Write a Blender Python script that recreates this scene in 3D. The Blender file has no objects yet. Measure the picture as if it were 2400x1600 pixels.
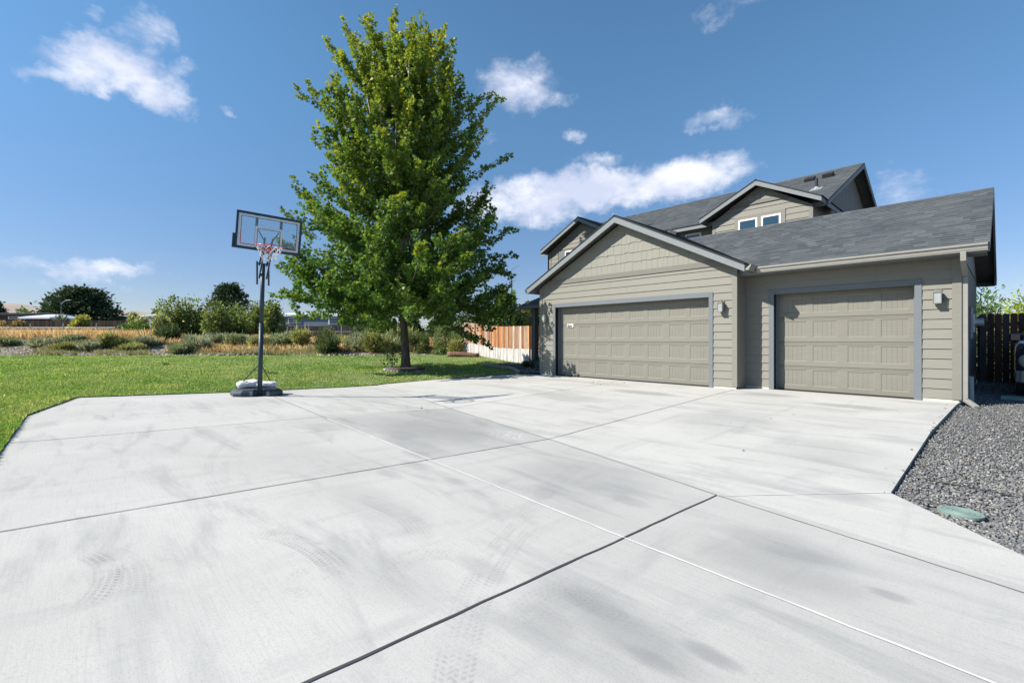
import bpy, bmesh, math, random
import numpy as np
from mathutils import Vector, Matrix, noise as mnoise
R = math.radians
rnd = random.Random(7)
rng = np.random.default_rng(11)
scn = bpy.context.scene
COL = scn.collection

# ------------------------------------------------------------------ camera, sun, sky
CH = 1.128; TH = R(47.13)
cam = bpy.data.cameras.new('camera'); cam.lens = 36*1078.6/2400; cam.sensor_width = 36
cam.shift_y = -3.92/2400; cam.clip_start = .05; cam.clip_end = 9000
co = bpy.data.objects.new('camera', cam); COL.objects.link(co)
co.location = (0, 0, CH); co.rotation_euler = (R(90), 0, TH); scn.camera = co
SUN_AZ = R(60); SUN_EL = R(39.5)
tv = Vector((math.cos(SUN_AZ)*math.cos(SUN_EL), math.sin(SUN_AZ)*math.cos(SUN_EL), -math.sin(SUN_EL)))
sl = bpy.data.lights.new('sun', 'SUN'); sl.energy = 5.0; sl.angle = R(.5); sl.color = (1, .95, .87)
so = bpy.data.objects.new('sun', sl); COL.objects.link(so); so.rotation_euler = tv.to_track_quat('-Z', 'Y').to_euler()
so.location = (-20, -20, 40)
scn.view_settings.view_transform = 'Standard'; scn.view_settings.look = 'None'
scn.view_settings.gamma = 1; scn.view_settings.exposure = .68
scn.cycles.max_bounces = 6; scn.cycles.diffuse_bounces = 1; scn.cycles.transparent_max_bounces = 12
scn.cycles.use_adaptive_sampling = True

def XY(X, Y):  # distance right / ahead of the camera's footprint to world
    c, s = math.cos(TH), math.sin(TH)
    return X*c-Y*s, X*s+Y*c
def px(x, Y):
    return XY((x-1200)/1078.6*Y, Y)
def pz(y, Y): return CH+(796.08-y)/1078.6*Y

class NT:
    def __init__(s, tree): s.t = tree; s.n = tree.nodes; s.l = tree.links
    def node(s, ty, **kw):
        n = s.n.new(ty)
        for k, v in kw.items(): setattr(n, k, v)
        return n
    def put(s, sock, v):
        if hasattr(v, 'is_linked') or isinstance(v, bpy.types.NodeSocket): s.l.new(v, sock)
        elif isinstance(v, (tuple, list)) and len(v) == 3 and sock.type == 'RGBA': sock.default_value = (*v, 1)
        else: sock.default_value = v
    def m(s, op, a, b=None, c=None, clamp=False):
        n = s.node('ShaderNodeMath', operation=op); n.use_clamp = clamp
        s.put(n.inputs[0], a)
        if b is not None: s.put(n.inputs[1], b)
        if c is not None: s.put(n.inputs[2], c)
        return n.outputs[0]
    def vm(s, op, a, b=None, out=0):
        n = s.node('ShaderNodeVectorMath', operation=op); s.put(n.inputs[0], a)
        if b is not None: s.put(n.inputs[1], b)
        return n.outputs[out]
    def noise(s, vec, sc, det=3, rough=.55, dist=0, col=False):
        n = s.node('ShaderNodeTexNoise'); s.put(n.inputs['Vector'], vec); n.inputs['Scale'].default_value = sc
        n.inputs['Detail'].default_value = det; n.inputs['Roughness'].default_value = rough; n.inputs['Distortion'].default_value = dist
        return n.outputs['Color' if col else 'Fac']
    def smooth(s, x, a, b):
        n = s.node('ShaderNodeMapRange', interpolation_type='SMOOTHSTEP'); s.put(n.inputs[0], x)
        n.inputs[1].default_value = a; n.inputs[2].default_value = b; n.inputs[3].default_value = 0; n.inputs[4].default_value = 1
        return n.outputs[0]
    def lin(s, x, a, b, c=0, d=1):
        n = s.node('ShaderNodeMapRange'); s.put(n.inputs[0], x)
        for i, v in enumerate((a, b, c, d)): n.inputs[i+1].default_value = v
        return n.outputs[0]
    def mix(s, f, a, b, ty='MIX'):
        n = s.node('ShaderNodeMix', data_type='RGBA', blend_type=ty); s.put(n.inputs[0], f); s.put(n.inputs[6], a); s.put(n.inputs[7], b)
        return n.outputs[2]
    def ramp(s, f, stops):
        n = s.node('ShaderNodeValToRGB'); e = n.color_ramp.elements
        while len(e) < len(stops): e.new(.5)
        for q, (p, c) in zip(e, stops): q.position = p; q.color = (*c, 1)
        s.put(n.inputs[0], f); return n.outputs[0]
    def xyz(s, v):
        n = s.node('ShaderNodeSeparateXYZ'); s.put(n.inputs[0], v); return n.outputs
    def comb(s, x, y, z):
        n = s.node('ShaderNodeCombineXYZ'); s.put(n.inputs[0], x); s.put(n.inputs[1], y); s.put(n.inputs[2], z); return n.outputs[0]
    def scale(s, v, k): return s.vm('MULTIPLY', v, k)
    def pos(s): return s.node('ShaderNodeNewGeometry').outputs['Position']

MATS = {}
def mat(name, rough=.7, spec=.3, metal=0):
    m = bpy.data.materials.new(name); m.use_nodes = True; t = NT(m.node_tree)
    b = t.n['Principled BSDF']; b.inputs['Roughness'].default_value = rough
    b.inputs['Specular IOR Level'].default_value = spec; b.inputs['Metallic'].default_value = metal
    MATS[name] = m; return m, t, b
def bump(t, b, h, strength=.3, dist=.01):
    n = t.node('ShaderNodeBump'); n.inputs['Strength'].default_value = strength; n.inputs['Distance'].default_value = dist
    t.put(n.inputs['Height'], h); t.l.new(n.outputs[0], b.inputs['Normal'])
def plain(name, c, rough=.6, spec=.3, metal=0, var=.12, sc=6, stretch=(1, 1, 1), bmp=0):
    m, t, b = mat(name, rough, spec, metal)
    p = t.scale(t.pos(), stretch)
    f = t.noise(p, sc, 4)
    lo = tuple(v*(1-var) for v in c); hi = tuple(min(1, v*(1+var)) for v in c)
    t.put(b.inputs['Base Color'], t.mix(t.lin(f, .3, .7), lo, hi))
    if bmp: bump(t, b, f, bmp)
    return m

# ---- world sky with fair weather clouds
w = bpy.data.worlds.new('World'); scn.world = w; w.use_nodes = True
t = NT(w.node_tree); bg = t.n['Background']
sky = t.node('ShaderNodeTexSky', sky_type='NISHITA'); sky.sun_disc = False
sky.sun_elevation = SUN_EL; sky.sun_rotation = math.atan2(-math.cos(SUN_AZ), -math.sin(SUN_AZ))
sky.altitude = 300; sky.air_density = 1.0; sky.dust_density = .1; sky.ozone_density = 1.6
d = t.vm('NORMALIZE', t.node('ShaderNodeTexCoord').outputs['Generated'])
warp = t.vm('SUBTRACT', t.noise(d, 7, 5, .6, col=True), (.5, .5, .5))
dw = t.vm('ADD', d, t.scale(warp, (.11, .11, .11)))
warp2 = t.vm('SUBTRACT', t.noise(d, 26, 5, .6, col=True), (.5, .5, .5))
dw = t.vm('ADD', dw, t.scale(warp2, (.03, .03, .03)))
# clouds: (x, y, half width, half height, strength) measured as directions
CL = [(262, 160, 115, 58, 1.1), (305, 205, 140, 42, 1.1), (120, 180, 95, 28, .75), (350, 100, 60, 55, .7), (420, 200, 70, 28, .6), (1215, 205, 85, 55, .8), (1290, 235, 55, 25, .6),
      (1575, 412, 165, 50, 1.3), (1400, 440, 185, 55, 1.25), (1240, 475, 150, 55, 1.15), (1250, 520, 60, 25, .5), (1690, 270, 75, 28, .7), (1350, 312, 28, 17, .6), (1400, 368, 60, 20, .5),
      (200, 625, 150, 30, .75), (110, 30, 60, 30, .35), (235, 35, 30, 25, .35), (540, 260, 22, 14, .4), (1740, 8, 95, 30, .6), (2110, 450, 75, 55, .45),
      (415, 655, 40, 14, .4), (285, 352, 50, 18, .2), (1145, 315, 25, 22, .35), (2370, 690, 70, 25, .3), (300, 682, 60, 14, .3), (30, 672, 45, 20, .25), (2080, 400, 40, 35, .3)]
tot = None
for (x, y, a, b_, st) in CL:
    X, Z = (x-1200)/1078.6, (796-y)/1078.6
    wu, wn = XY(X, 1.0); c = Vector((wu, wn, Z)); L = c.length; c = c/L
    r = Vector((0, 0, 1)); r = c.cross(r).normalized(); up = r.cross(c)
    A, B = a/1078.6/L*1.32, b_/1078.6/L*1.32
    ax = t.m('MULTIPLY', t.vm('DOT_PRODUCT', dw, tuple(r), out=1), 1/A)
    ay = t.m('MULTIPLY', t.m('SUBTRACT', t.vm('DOT_PRODUCT', dw, tuple(up), out=1), 0.0), 1/B)
    az = t.m('MULTIPLY', t.m('SUBTRACT', t.vm('DOT_PRODUCT', dw, tuple(c), out=1), 1.0), 2.5)
    q = t.m('MULTIPLY_ADD', ax, ax, t.m('MULTIPLY_ADD', ay, ay, t.m('MULTIPLY', az, az)))
    v = t.m('MULTIPLY', t.m('SUBTRACT', 1.0, q, clamp=True), st)
    tot = v if tot is None else t.m('MAXIMUM', tot, v)
nz = t.noise(t.scale(d, (1, 1, 1.7)), 15, 8, .62)
nz2 = t.noise(t.scale(d, (1, 1, 1.5)), 5, 3, .5)
dens = t.smooth(t.m('ADD', t.m('MULTIPLY', tot, .95), t.m('MULTIPLY', t.m('SUBTRACT', nz, .56), 1.5)), .14, 1.05)
dens = t.m('MULTIPLY', dens, t.smooth(tot, 0.0, .25))
under = t.smooth(t.noise(t.scale(d, (1, 1, 2)), 9, 4, .5), .35, .65)
ccol = t.mix(under, (5.0, 5.4, 6.8), (7.6, 7.7, 8.3))
hs = t.node('ShaderNodeHueSaturation'); hs.inputs['Saturation'].default_value = 1.05
el = t.xyz(d)[2]; t.put(hs.inputs['Color'], t.mix(1.0, sky.outputs[0], t.mix(t.smooth(el, .0, .55), (.60, .60, .74), (.88, 1.12, 1.16)), 'MULTIPLY'))
fin = t.mix(t.m('MULTIPLY', dens, .93), hs.outputs[0], ccol)
t.l.new(fin, bg.inputs['Color']); bg.inputs['Strength'].default_value = .09

# ------------------------------------------------------------------ geometry helpers
ORG = {}
class M:
    def __init__(s): s.v = []; s.f = []; s.mi = []
    def add(s, vs, fs, mi=0):
        o = len(s.v); s.v.extend([tuple(p) for p in vs]); s.f.extend([tuple(i+o for i in f) for f in fs]); s.mi.extend([mi]*len(fs)); return s
    def quad(s, a, b, c, d, mi=0): return s.add([a, b, c, d], [(0, 1, 2, 3)], mi)
    def box(s, x0, x1, y0, y1, z0, z1, mi=0):
        vs = [(x, y, z) for z in (z0, z1) for y in (y0, y1) for x in (x0, x1)]
        return s.add(vs, [(0, 2, 3, 1), (4, 5, 7, 6), (0, 1, 5, 4), (2, 6, 7, 3), (0, 4, 6, 2), (1, 3, 7, 5)], mi)
    def obox(s, c, ax, ay, az, mi=0):  # centre and three half vectors
        c = Vector(c); ax, ay, az = map(Vector, (ax, ay, az))
        vs = [c+ax*i+ay*j+az*k for k in (-1, 1) for j in (-1, 1) for i in (-1, 1)]
        return s.add(vs, [(0, 2, 3, 1), (4, 5, 7, 6), (0, 1, 5, 4), (2, 6, 7, 3), (0, 4, 6, 2), (1, 3, 7, 5)], mi)
    def bar(s, a, b, w, h=None, up=(0, 0, 1), mi=0):
        a, b = Vector(a), Vector(b); d = (b-a); L = d.length/2; d.normalize(); up = Vector(up)
        if abs(d.dot(up)) > .95: up = Vector((1, 0, 0))
        x = d.cross(up).normalized(); y = x.cross(d); h = h or w
        return s.obox((a+b)/2, d*L, x*w/2, y*h/2, mi)
    def prism(s, poly, vec, mi=0):
        n = len(poly); vec = Vector(vec); a = [Vector(p) for p in poly]; b = [p+vec for p in a]
        return s.add(a+b, [tuple(range(n))[::-1], tuple(range(n, 2*n))]+[(i, (i+1) % n, n+(i+1) % n, n+i) for i in range(n)], mi)
    def tube(s, pts, rad, seg=8, cap=True, mi=0):
        pts = [Vector(p) for p in pts]; n = len(pts)
        if not hasattr(rad, '__len__'): rad = [rad]*n
        ref = None; vs = []
        for i, p in enumerate(pts):
            d = (pts[min(i+1, n-1)]-pts[max(i-1, 0)]).normalized()
            if ref is None: ref = Vector((0, 0, 1)) if abs(d.z) < .9 else Vector((1, 0, 0))
            x = d.cross(ref)
            if x.length < 1e-4: x = d.cross(Vector((0, 1, 0)))
            x.normalize(); y = d.cross(x).normalized(); ref = x.cross(d) if False else ref
            for k in range(seg):
                a = 2*math.pi*k/seg; vs.append(p+(x*math.cos(a)+y*math.sin(a))*rad[i])
        fs = [(i*seg+k, i*seg+(k+1) % seg, (i+1)*seg+(k+1) % seg, (i+1)*seg+k) for i in range(n-1) for k in range(seg)]
        if cap: fs += [tuple(range(seg))[::-1], tuple((n-1)*seg+k for k in range(seg))]
        return s.add(vs, fs, mi)
    def ring(s, c, ax, ay, r, tr, seg=28, ts=7, mi=0):
        c, ax, ay = Vector(c), Vector(ax).normalized(), Vector(ay).normalized(); az = ax.cross(ay)
        vs = []
        for i in range(seg):
            a = 2*math.pi*i/seg; d = ax*math.cos(a)+ay*math.sin(a)
            for k in range(ts):
                b = 2*math.pi*k/ts; vs.append(c+d*(r+tr*math.cos(b))+az*tr*math.sin(b))
        return s.add(vs, [(i*ts+k, ((i+1) % seg)*ts+k, ((i+1) % seg)*ts+(k+1) % ts, i*ts+(k+1) % ts) for i in range(seg) for k in range(ts)], mi)
    def build(s, name, mats, parent=None, smooth=False, bevel=0, fix=True):
        me = bpy.data.meshes.new(name)
        org = Vector(ORG.get(parent.name, (0, 0, 0))) if parent else Vector((0, 0, 0))
        me.from_pydata([tuple(Vector(p)-org) for p in s.v], [], s.f)
        for mm in (mats if isinstance(mats, (list, tuple)) else [mats]): me.materials.append(MATS[mm])
        me.polygons.foreach_set('material_index', s.mi)
        if fix:
            b = bmesh.new(); b.from_mesh(me); bmesh.ops.recalc_face_normals(b, faces=b.faces); b.to_mesh(me); b.free()
        if smooth: me.polygons.foreach_set('use_smooth', [True]*len(me.polygons))
        me.update()
        o = bpy.data.objects.new(name, me); COL.objects.link(o)
        if parent: o.parent = parent; ORG[o.name] = tuple(org)
        if bevel:
            md = o.modifiers.new('bevel', 'BEVEL'); md.width = bevel; md.segments = 2; md.limit_method = 'ANGLE'; md.angle_limit = R(35)
        return o
def thing(name, label, cat, loc=(0, 0, 0), group=None):
    o = bpy.data.objects.new(name, None); COL.objects.link(o); o.location = loc; o.empty_display_size = .1
    ORG[o.name] = tuple(loc); o['label'] = label; o['category'] = cat
    if group: o['group'] = group
    return o
def tag(o, label, cat, group=None, kind=None):
    o['label'] = label; o['category'] = cat
    if group: o['group'] = group
    if kind: o['kind'] = kind
    return o
def struct(o, label=None):
    o['kind'] = 'structure'
    if label: o['label'] = label
    return o
def dup(root, loc, rz, sc=1, label=None, group=None):
    r = root.copy(); COL.objects.link(r); r.location = loc; r.rotation_euler = (0, 0, rz)
    r.scale = sc if hasattr(sc, '__len__') else (sc, sc, sc)
    if label: r['label'] = label
    if group: r['group'] = group
    for ch in list(root.children):
        c = ch.copy(); COL.objects.link(c); c.parent = r
        for g in list(ch.children):
            e = g.copy(); COL.objects.link(e); e.parent = c
    return r
def mesh_np(name, V, F, matname, parent=None, col=None, smooth=False, org=(0, 0, 0)):
    """V (n,3); F (m,k) equal sized polygons"""
    me = bpy.data.meshes.new(name); k = F.shape[1]
    V = V-np.array(org)[None, :]
    me.vertices.add(len(V)); me.vertices.foreach_set('co', V.astype(np.float32).ravel())
    me.loops.add(F.size); me.loops.foreach_set('vertex_index', F.astype(np.int32).ravel())
    me.polygons.add(len(F)); me.polygons.foreach_set('loop_start', np.arange(0, F.size, k, dtype=np.int32))
    if smooth: me.polygons.foreach_set('use_smooth', [True]*len(F))
    me.update(calc_edges=True)
    if col is not None:
        a = me.color_attributes.new('col', 'FLOAT_COLOR', 'POINT')
        c4 = np.ones((len(V), 4), np.float32); c4[:, :3] = col; a.data.foreach_set('color', c4.ravel())
    me.materials.append(MATS[matname])
    o = bpy.data.objects.new(name, me); COL.objects.link(o)
    if parent: o.parent = parent; ORG[o.name] = tuple(org)
    return o

# ------------------------------------------------------------------ materials
def leafmat(name, rough=.45, trans=.35, spec=.35, hue=(1.25, 1.15, .5)):
    m = bpy.data.materials.new(name); m.use_nodes = True; t = NT(m.node_tree); b = t.n['Principled BSDF']; out = t.n['Material Output']
    a = t.node('ShaderNodeAttribute', attribute_name='col').outputs['Color']
    t.l.new(a, b.inputs['Base Color']); b.inputs['Roughness'].default_value = rough; b.inputs['Specular IOR Level'].default_value = spec
    tr = t.node('ShaderNodeBsdfTranslucent'); t.put(tr.inputs['Color'], t.mix(1.0, a, (*hue,), 'MULTIPLY'))
    mx = t.node('ShaderNodeMixShader'); mx.inputs[0].default_value = trans
    t.l.new(b.outputs[0], mx.inputs[1]); t.l.new(tr.outputs[0], mx.inputs[2]); t.l.new(mx.outputs[0], out.inputs['Surface'])
    MATS[name] = m
leafmat('leaf', .45, .46, .32)
leafmat('dry', .8, .3, .1, (1.1, 1.0, .8))
leafmat('needle', .6, .15, .2)

# concrete drive
m, t, b = mat('concrete', .85, .15)
p = t.pos(); x, y, z = t.xyz(p)
base = t.mix(t.lin(t.noise(p, .55, 5, .6), .3, .7), (.45, .438, .405), (.535, .522, .485))
# brushed directional smears
s1 = t.noise(t.scale(p, (.5, 2.2, 1)), 1.3, 6, .6, .6)
base = t.mix(t.m('MULTIPLY', t.smooth(s1, .48, .72), .46), base, (.25, .255, .25))
s2 = t.noise(t.scale(p, (3.0, .6, 1)), 1.1, 5, .6, .5)
base = t.mix(t.m('MULTIPLY', t.smooth(s2, .52, .76), .28), base, (.27, .275, .27))
fine = t.noise(p, 60, 3, .7)
base = t.mix(t.m('MULTIPLY', t.smooth(fine, .5, .75), .18), base, (.3, .3, .3))
g1 = t.noise(t.scale(p, (2.2, 70, 1)), 1.5, 3, .6); g2 = t.noise(t.scale(p, (60, 2.5, 1)), 1.5, 3, .6)
base = t.mix(t.m('MULTIPLY', t.smooth(g1, .45, .7), .12), base, (.22, .22, .22)); base = t.mix(t.m('MULTIPLY', t.smooth(g2, .5, .7), .04), base, (.22, .22, .22))
base = t.mix(t.m('MULTIPLY', t.smooth(t.noise(p, 150, 2, .6), .5, .66), .28), base, (.24, .24, .23)); base = t.mix(t.m('MULTIPLY', t.smooth(t.noise(p, 24, 3, .6), .62, .8), .25), base, (.22, .22, .22))
lt = lambda v, e: t.m('LESS_THAN', v, e)
kline = t.m('SUBTRACT', 3.756, t.m('MULTIPLY', x, .2))
for (xa, xb, ya, st) in ((-7.45, -4.2, 2.75, .24), (-4.2, -1.7, 2.62, .12), (-7.5, -4.2, -.6, .05), (-1.7, 2, -3, .10)):
    mk = t.m('MULTIPLY', t.m('MULTIPLY', lt(xa, x), lt(x, xb)), t.m('MULTIPLY', lt(ya, y), lt(y, kline)))
    base = t.mix(t.m('MULTIPLY', mk, st), base, (.20, .205, .20))
q = t.m('ADD', t.m('POWER', t.m('ABSOLUTE', t.m('MULTIPLY', t.m('SUBTRACT', x, -4.75), 1/.45)), 2), t.m('POWER', t.m('ABSOLUTE', t.m('MULTIPLY', t.m('SUBTRACT', y, 4.35), 1/.25)), 2))
base = t.mix(t.m('MULTIPLY', t.smooth(q, 1.2, .3), t.m('MULTIPLY', t.smooth(t.noise(p, 28, 4, .7), .52, .6), .7)), base, (.62, .62, .60))
# parked-car smudges, oil and wet looking patches: (u, n, half u, half n, strength)
edge = t.noise(p, 2.5, 5, .65)
for (cu, cn, au, an, st) in [(-5.6, 9.2, 1.1, .35, .55), (-8.7, 10.1, 1.0, .3, .35), (-6.4, 7.6, 1.3, .4, .3), (-1.9, 9.8, .8, .3, .55), (-3.4, 10.4, .7, .25, .5), (-3.0, 7.2, .9, 1.2, .3),
                             (-1.5, 6.3, .7, .9, .2), (-5.6, 3.7, 1.5, .9, .42), (-7.0, 4.5, 1.7, .5, .25), (-2.8, 3.5, .9, .7, .3), (-.9, 2.95, .55, .4, .35), (-.35, 1.0, .25, .12, .35), (-.75, 1.25, .25, .12, .6), (-.9, 1.05, .3, .12, .35),
                             (-9.8, 4.6, 1.3, .5, .2), (-4.9, 2.95, .9, .25, .3), (-3.2, 1.6, .8, .3, .2), (-2.2, 1.2, .5, .3, .2), (-8.6, 8.1, 2.2, .3, .25), (-1.2, 1.7, .6, .22, .3), (-5.3, 1.7, 1.5, .5, .1), (-.82, 1.85, .16, .07, .6), (-.95, 1.64, .14, .06, .35), (-.41, 3.03, .12, .07, .45), (-.98, 3.3, .5, .3, .3), (-1.43, 1.5, .22, .12, .3), (-1.06, 1.7, .35, .12, .25), (-1.36, 1.8, .2, .12, .3), (-1.96, 1.6, .25, .1, .3), (-2.7, 2.97, .25, .15, .25), (-4.48, 2.72, .32, .16, .35), (-4.08, 2.45, .28, .14, .35), (-5.56, 3.1, .5, .25, .25), (-6.7, 2.53, .5, .3, .25), (-3.39, 2.45, .2, .1, .35), (-3.97, 2.1, .22, .12, .3), (-2.07, 3.24, .2, .12, .3), (-.93, 4.75, .3, .2, .2)]:
    q = t.m('ADD', t.m('POWER', t.m('ABSOLUTE', t.m('MULTIPLY', t.m('SUBTRACT', x, cu), 1/au)), 2), t.m('POWER', t.m('ABSOLUTE', t.m('MULTIPLY', t.m('SUBTRACT', y, cn), 1/an)), 2))
    mk = t.m('MULTIPLY', t.smooth(t.m('SUBTRACT', t.m('SUBTRACT', 1.45, q), t.m('MULTIPLY', t.m('ADD', edge, t.m('MULTIPLY', t.m('SUBTRACT', g1, .5), .9)), .9)), 0, 1), st*.85)
    base = t.mix(mk, base, (.17, .175, .175))
# tyre scrub arcs: centre, radius, half width, angle from..to, strength
ang0 = t.noise(p, 6, 3)
for (cu, cn, r, wd, a0, a1, st) in [(-3.16, -0.66, 0.75, 0.07, 60, 118, 0.8), (-3.03, -0.74, 0.92, 0.09, 68, 120, 0.4), (-2.59, -0.21, 1.21, 0.09, 78, 126, 0.7), (-2.41, 0.89, 0.14, 0.05, 176, 334, 0.35), (-3.01, 0.36, 1.3, 0.1, 66, 116, 0.5), (0.67, 3.44, 3.23, 0.05, -162, -122, 0.45), (1.24, 3.72, 3.75, 0.05, -162, -128, 0.45), (2.63, 5.59, 5.96, 0.1, -167, -143, 0.3), (-4.19, 0.67, 0.79, 0.06, 50, 140, 0.45), (-4.26, 5.69, 4.91, 0.05, -128, -72, 0.35), (-4.11, 5.62, 4.75, 0.05, -128, -72, 0.3), (-1.98, 1.37, 0.3, 0.07, 120, 250, 0.3), (-2.11, 1.37, 0.22, 0.08, 50, 220, 0.4), (-2.97, 2.26, 0.17, 0.05, 30, 234, 0.4), (-1.16, 1.64, 0.36, 0.14, 107, 230, 0.22), (-1.34, 2.14, 0.36, 0.07, -140, -45, 0.28), (-4.34, 2.27, 0.24, 0.06, -99, 48, 0.3), (-6.9, 2.4, 1.9, .09, -70, 20, .2)]:
    dx = t.m('SUBTRACT', x, cu); dy = t.m('SUBTRACT', y, cn)
    rr = t.m('SQRT', t.m('ADD', t.m('MULTIPLY', dx, dx), t.m('MULTIPLY', dy, dy))); an = t.m('ARCTAN2', dy, dx)
    am = (R(a0)+R(a1))/2; ah = (R(a1)-R(a0))/2
    cd = t.m('DIVIDE', t.m('ADD', t.m('MULTIPLY', dx, math.cos(am)), t.m('MULTIPLY', dy, math.sin(am))), rr)
    ma = t.smooth(cd, math.cos(ah*1.05), math.cos(ah*.5)); ab_ = t.m('ABSOLUTE', t.m('SUBTRACT', rr, r)); mr = t.smooth(ab_, wd, wd*.7)
    tread = t.m('MULTIPLY', t.smooth(t.m('SINE', t.m('ADD', t.m('MULTIPLY', an, r*200), t.m('MULTIPLY', ab_, 110))), -.2, .3), t.smooth(t.m('SINE', t.m('MULTIPLY', rr, 210)), -.6, 0))
    mk = t.m('MULTIPLY', t.m('MULTIPLY', ma, mr), t.m('MULTIPLY', t.m('MULTIPLY_ADD', tread, .75, .25), t.m('MULTIPLY', t.smooth(ang0, .3, .66), st*.75)))
    base = t.mix(mk, base, (.17, .17, .17))
t.put(b.inputs['Base Color'], base)
bump(t, b, t.m('ADD', t.noise(p, 180, 2), t.m('MULTIPLY', t.noise(t.scale(p, (10, 90, 1)), 2, 2), .4)), .12, .003)

plain('joint_dark', (.07, .07, .07), .9, .1); plain('joint_light', (.64, .64, .62), .8, .1); plain('joint_mid', (.22, .22, .21), .9, .1)
plain('slab_edge', (.3, .29, .26), .9, .1)

# lawn soil / field
m, t, b = mat('lawn', .9, .1)
p = t.pos()
def lawncol(t, p):
    a = t.noise(p, .22, 4, .6); bq = t.noise(p, 2.1, 4, .6)
    c = t.mix(t.smooth(a, .38, .62), (.145, .27, .06), (.25, .34, .125))
    c = t.mix(t.m('MULTIPLY', t.smooth(bq, .45, .72), .6), c, (.36, .36, .17))
    sp = t.xyz(p); st_ = t.m('SINE', t.m('ADD', t.m('MULTIPLY', t.m('ADD', t.m('MULTIPLY', sp[0], .28), sp[1]), 5.2), t.m('MULTIPLY', a, 3)))
    c = t.mix(t.m('MULTIPLY', t.smooth(st_, -.4, .4), .14), c, (.42, .46, .24))
    return c
t.put(b.inputs['Base Color'], t.mix(.4, lawncol(t, p), (.05, .06, .025))); bump(t, b, t.noise(p, 40, 4), .6, .03)
m, t, b = mat('blade', .55, .25); p = t.pos()
out = t.n['Material Output']
at = t.node('ShaderNodeAttribute', attribute_name='col').outputs['Color']
c = t.mix(1.0, lawncol(t, p), at, 'MULTIPLY'); t.put(b.inputs['Base Color'], c)
tr = t.node('ShaderNodeBsdfTranslucent'); t.put(tr.inputs['Color'], t.mix(1.0, c, (1.2, 1.2, .6), 'MULTIPLY')); mx = t.node('ShaderNodeMixShader'); mx.inputs[0].default_value = .42
t.l.new(b.outputs[0], mx.inputs[1]); t.l.new(tr.outputs[0], mx.inputs[2]); t.l.new(mx.outputs[0], out.inputs['Surface'])

m, t, b = mat('field', .95, .05); p = t.pos()
c = t.mix(t.smooth(t.noise(p, .35, 5, .6), .42, .6), (.33, .29, .25), (.30, .25, .15))
c = t.mix(t.smooth(t.noise(p, 3, 5, .7), .5, .7), c, (.14, .12, .10))
t.put(b.inputs['Base Color'], c); bump(t, b, t.noise(p, 5, 6, .7), 1, .15)
m, t, b = mat('hill', .95, .05); p = t.pos()
t.put(b.inputs['Base Color'], t.mix(t.lin(t.noise(p, .006, 6, .6), .3, .7), (.34, .28, .24), (.42, .36, .29)))

# house paint
def siding(name, c, grain=(1, 12, 12)):
    m, t, b = mat(name, .6, .25); p = t.pos()
    g = t.noise(t.scale(p, grain), 4, 5, .65, .8)
    big = t.noise(p, .8, 3)
    cc = t.mix(t.lin(g, .3, .7), tuple(v*.93 for v in c), tuple(v*1.05 for v in c))
    cc = t.mix(t.m('MULTIPLY', t.smooth(big, .45, .75), .12), cc, tuple(v*.75 for v in c))
    t.put(b.inputs['Base Color'], cc); bump(t, b, g, .45, .006); return m
siding('siding', (.222, .214, .181)); siding('shake', (.24, .232, .196), (14, 14, 1)); siding('trim_taupe', (.208, .20, .17)); siding('belly', (.172, .166, .142))
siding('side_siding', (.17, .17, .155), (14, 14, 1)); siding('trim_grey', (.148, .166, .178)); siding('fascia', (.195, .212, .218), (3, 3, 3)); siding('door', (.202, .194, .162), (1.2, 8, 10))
siding('gutter', (.27, .262, .235), (1, 1, 1)); plain('soffit', (.13, .13, .12)); plain('drip', (.02, .022, .028), .6)
plain('foundation', (.52, .50, .42), .9, .1, bmp=.4); plain('white_vinyl', (.8, .8, .8), .5); plain('metal_vent', (.03, .03, .035), .5); plain('flashing', (.6, .62, .62), .35, .5, .6)
plain('lamp_metal', (.22, .21, .19), .5, .4, .3); plain('black', (.02, .02, .022), .5); plain('grey_box', (.16, .18, .20), .5); plain('conduit', (.35, .36, .36), .5); plain('rubber', (.03, .03, .03), .8)
plain('lamp_pane', (.30, .32, .31), .2, .5)
m, t, b = mat('glass', .04, .8); b.inputs['Base Color'].default_value = (.02, .05, .08, 1)

def shingle(name, axis):
    m, t, b = mat(name, .85, .2); p = t.pos(); x, y, z = t.xyz(p)
    u = x if axis == 0 else y
    row = t.m('FLOOR', t.m('MULTIPLY', z, 2.3/.145)); 
    wn = t.node('ShaderNodeTexWhiteNoise', noise_dimensions='1D'); t.put(wn.inputs['W'], row)
    colu = t.m('ADD', t.m('MULTIPLY', u, 5.0), t.m('MULTIPLY', wn.outputs[0], 7.3))
    cell = t.m('FLOOR', colu)
    w2 = t.node('ShaderNodeTexWhiteNoise', noise_dimensions='2D'); t.put(w2.inputs['Vector'], t.comb(cell, row, 0))
    cc = t.ramp(w2.outputs[0], [(0, (.062, .071, .076)), (.4, (.080, .090, .095)), (.8, (.092, .103, .108)), (1, (.118, .13, .136))])
    cc = t.mix(t.m('MULTIPLY', t.smooth(t.noise(p, 160, 2, .8), .4, .75), .5), cc, (.045, .05, .06))
    cc = t.mix(t.m('MULTIPLY', t.smooth(t.noise(p, .7, 4), .4, .7), .2), cc, (.17, .165, .16))
    t.put(b.inputs['Base Color'], cc); bump(t, b, t.m('ADD', t.noise(p, 90, 2), w2.outputs[0]), .5, .006)
shingle('shingle_front', 0); shingle('shingle_side', 1)

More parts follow.
